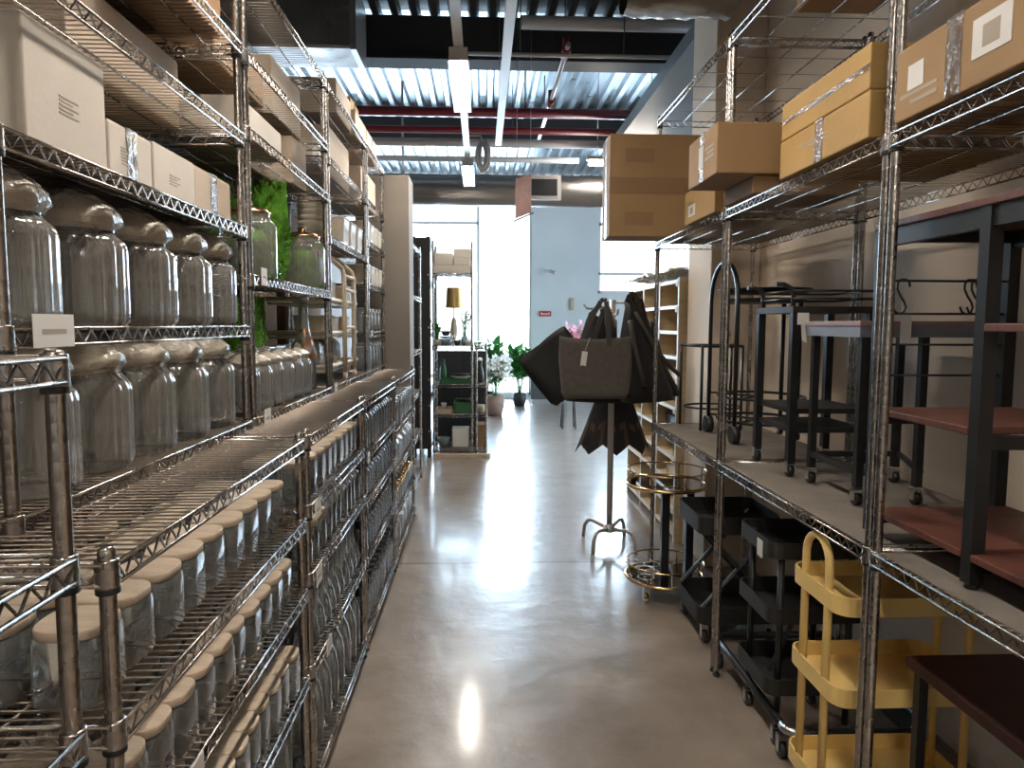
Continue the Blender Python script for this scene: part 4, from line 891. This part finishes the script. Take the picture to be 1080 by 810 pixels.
def tuft(name, label, loc, n, h, sp, mat, pot, potmat, cat='plant', leafw=.006, bloom=None, nl=5, bs=.05, bn=7):
    t = thing(name, label, cat, loc)
    ph = pot[1]; obj('pot', MB().lathe([(pot[0]*.75,0),(pot[0],ph*.5),(pot[0]*.95,ph),(pot[0]*.85,ph),(pot[0]*.8,ph*.8)], 18, cap1=True), M[potmat], t)
    st, lf, bl = MB(), MB(), MB()
    for i in range(n):
        a = random.uniform(0,2*PI); r = sp*math.sqrt(random.random()); hh = h*random.uniform(.55,1)
        tip = Vector((r*math.cos(a), r*math.sin(a), ph+hh)); mid = Vector((tip.x*.45, tip.y*.45, ph+hh*.6))
        st.tube([(random.uniform(-.02,.02),0,ph*.7), mid, tip], .004, 4)
        for k in range(nl):
            c = mid.lerp(tip, k/(nl-1)); dv = Vector((random.uniform(-1,1),random.uniform(-1,1),random.uniform(-.2,.8))).normalized(); wv = dv.cross(Vector((.3,.2,.9))).normalized()*leafw; ll = leafw*4
            lf.add([c, c+dv*ll*.5+wv, c+dv*ll, c+dv*ll*.5-wv], [(0,1,2,3)], 0, True)
        if bloom:
            for k in range(bn):
                c = tip + Vector((random.uniform(-bs,bs),random.uniform(-bs,bs),random.uniform(-bs,bs))); dv = Vector((random.uniform(-1,1),random.uniform(-1,1),random.uniform(-1,1))).normalized(); wv = dv.orthogonal().normalized()*bs*.45
                bl.add([c, c+dv*bs*.5+wv, c+dv*bs, c+dv*bs*.5-wv], [(0,1,2,3)], 0, True)
    obj('stems', st, M['leaf'], t); obj('foliage', lf, M[mat], t)
    if bloom: obj('blossom', bl, M[bloom], t)
    return t
tuft('dry_grass_vase', 'vase of dry grass in front of the gold lamp', (-.2,8.33,1.303), 14, .34, .09, 'twig', (.04,.1), 'blueg', leafw=.012)
tuft('small_green_plant', 'little yellowish green plant at the left on the far wire rack', (-.52,8.3,1.303), 16, .2, .07, 'leaf', (.045,.07), 'ceramic', leafw=.014)
tuft('white_flower_pot', 'white flowers in a round clay pot beside the far wire rack', (.22,12.0,0), 34, .58, .25, 'leaf', (.17,.34), 'terracotta', leafw=.035, bloom='white_petal', bs=.085, bn=14)
tuft('green_potted_plant', 'broad leaved green plant in a small dark pot before the back window', (.72,13.4,0), 40, .8, .28, 'leaf', (.13,.25), 'dkpot', leafw=.06, nl=9)
tuft('grassy_potted_plant', 'taller loose green plant behind the white flowers', (.1,13.7,0), 34, 1.0, .28, 'leaf', (.13,.25), 'dkpot', leafw=.055, nl=8)
tuft('pink_orchids', 'pot of pink orchids showing above the black tote', (1.3,10.5,.62), 12, .62, .26, 'leaf', (.12,.25), 'ceramic', leafw=.03, bloom='pink', bs=.09, bn=12)
t = thing('display_stool', 'black stool under the pink orchids, hidden behind the bags', 'stool', (1.3,10.5,0)); obj('seat', MB().lathe([(.17,.59),(.18,.6),(.18,.62)], 20, cap1=True), M['black'], t)
for a in range(4): obj('leg', MB().tube([(.14*math.cos(a*PI/2+.8),.14*math.sin(a*PI/2+.8),0),(.1*math.cos(a*PI/2+.8),.1*math.sin(a*PI/2+.8),.59)], .012, 6), M['black'], t)
def dish(label, loc, r, h, mat, name='dish', cat='dish'): tag(obj(name, MB().lathe([(r*.5,0),(r*.6,.004),(r,h),(r*.96,h),(r*.55,.01)], 24, cap1=True), M[mat], None, loc), label, cat, 'tableware on the far wire rack')
def trayb(label, x0, x1, z, h, mat): tag(obj('display_tray', tray(x0,x1,8.24,8.6,z,h,.03), M[mat]), label, 'tray', 'trays on the far wire rack')
z1, z2, z3, z0 = 1.303, .853, .503, .103
dish('grey blue bowl on the far wire rack below the lamp, left', (-.42,8.32,z1), .075, .07, 'blueg'); dish('dark bowl in the middle below the gold lamp', (-.28,8.24,z1), .05, .06, 'darkg', 'bowl', 'bowl')
dish('pale bowl at the right edge below the gold lamp', (-.15,8.23+.02,z1), .05, .05, 'white', 'bowl', 'bowl')
for k in range(4): dish('pale blue plate in the stack under the gold lamp, %s from the bottom' % ORD[k], (-.43,8.52,z1+k*.026), .1, .024, 'blueg' if k % 2 else 'white', 'plate', 'plate')
dish('small dark bowl resting on top of the pale blue plate stack', (-.43,8.52,z1+.106), .06, .06, 'darkg', 'bowl', 'bowl'); dish('white serving bowl at the right behind the dry grass vase', (-.2,8.55,z1), .085, .07, 'white', 'bowl', 'bowl')
t = thing('glass_goblet', 'clear goblet at the front of the shelf under the gold lamp', 'goblet', (-.34,8.25,z1)); obj('glass_bowl', MB().lathe([(.03,0),(.006,.01),(.006,.06),(.03,.09),(.034,.14)], 16), M['glass2'], t)
t = thing('green_vase', 'dark green vase at the left of the third shelf behind the green tray', 'vase', (-.47,8.66,z2)); obj('body', MB().lathe([(.03,0),(.045,.06),(.04,.16),(.02,.22),(.026,.27)], 16, cap1=True), M['green'], t)
dish('dark plate on the deep green tray of the second shelf', (-.215,8.42,z3+.132), .1, .03, 'darkg', 'plate', 'plate'); dish('small white cup on the low wooden tray', (-.45,8.4,z3+.052), .035, .06, 'white', 'cup', 'cup')
dish('grey bowl on the lowest shelf left of the white bundle', (-.45,8.4,z0), .08, .1, 'blueg', 'bowl', 'bowl')
trayb('long green tray on the third shelf of the far racks', -.5,-.10,z2,.05,'green'); dish('wide cream plate on the long green tray', (-.25,8.4,z2+.052), .13, .03, 'ceramic', 'plate', 'plate'); dish('dark plate stacked on the wide cream plate', (-.25,8.4,z2+.084), .12, .03, 'darkg', 'plate', 'plate')
t = thing('blue_vase', 'dark blue white vase at the right of the third shelf', 'vase', (-.02,8.45,z2)); obj('body', MB().lathe([(.035,0),(.05,.05),(.045,.14),(.022,.2),(.03,.26)], 18), M['darkg'], t); obj('stopper', MB().lathe([(.028,.26),(.03,.28),(.015,.3)], 12, cap1=True), M['white'], t)
trayb('deep green tray on the second shelf of the far racks', -.33,-.10,z3,.13,'green'); trayb('low wooden tray at the left on the second shelf', -.54,-.36,z3,.05,'cork')
dish('cream bowl on the second shelf beside the deep green tray', (-.0,8.4,z3), .06, .09, 'ceramic', 'bowl', 'bowl')
carton('brown box on the lowest shelf of the far racks', -.05+.0,.05,8.3,8.6,z0,.36,'card_d'); tag(obj('paper_bundle', MB().prism(rrect(-.35,-.15,8.3,8.5,.02),z0,z0+.22), M['white']), 'white wrapped bundle on the lowest shelf of the far rack', 'bundle')
tag(obj('floor_plank', MB().box(-.56,.1,8.1,8.17,0,.05), M['cork'], bevel=.005), 'tan plank lying before the feet of the far racks', 'plank')
t = thing('folding_screen', 'grey panel screen leaning by the back wall behind the black tote', 'screen', (.98,14.0,0)); 
for k in range(2): obj('panel', MB().box(.36*k,.36*k+.35,.0,.02,.06,.95), M['beamgrey'], t); obj('leg', MB().box(.36*k+.01,.36*k+.03,-.2,.22,0,.06), M['greypipe'], t)
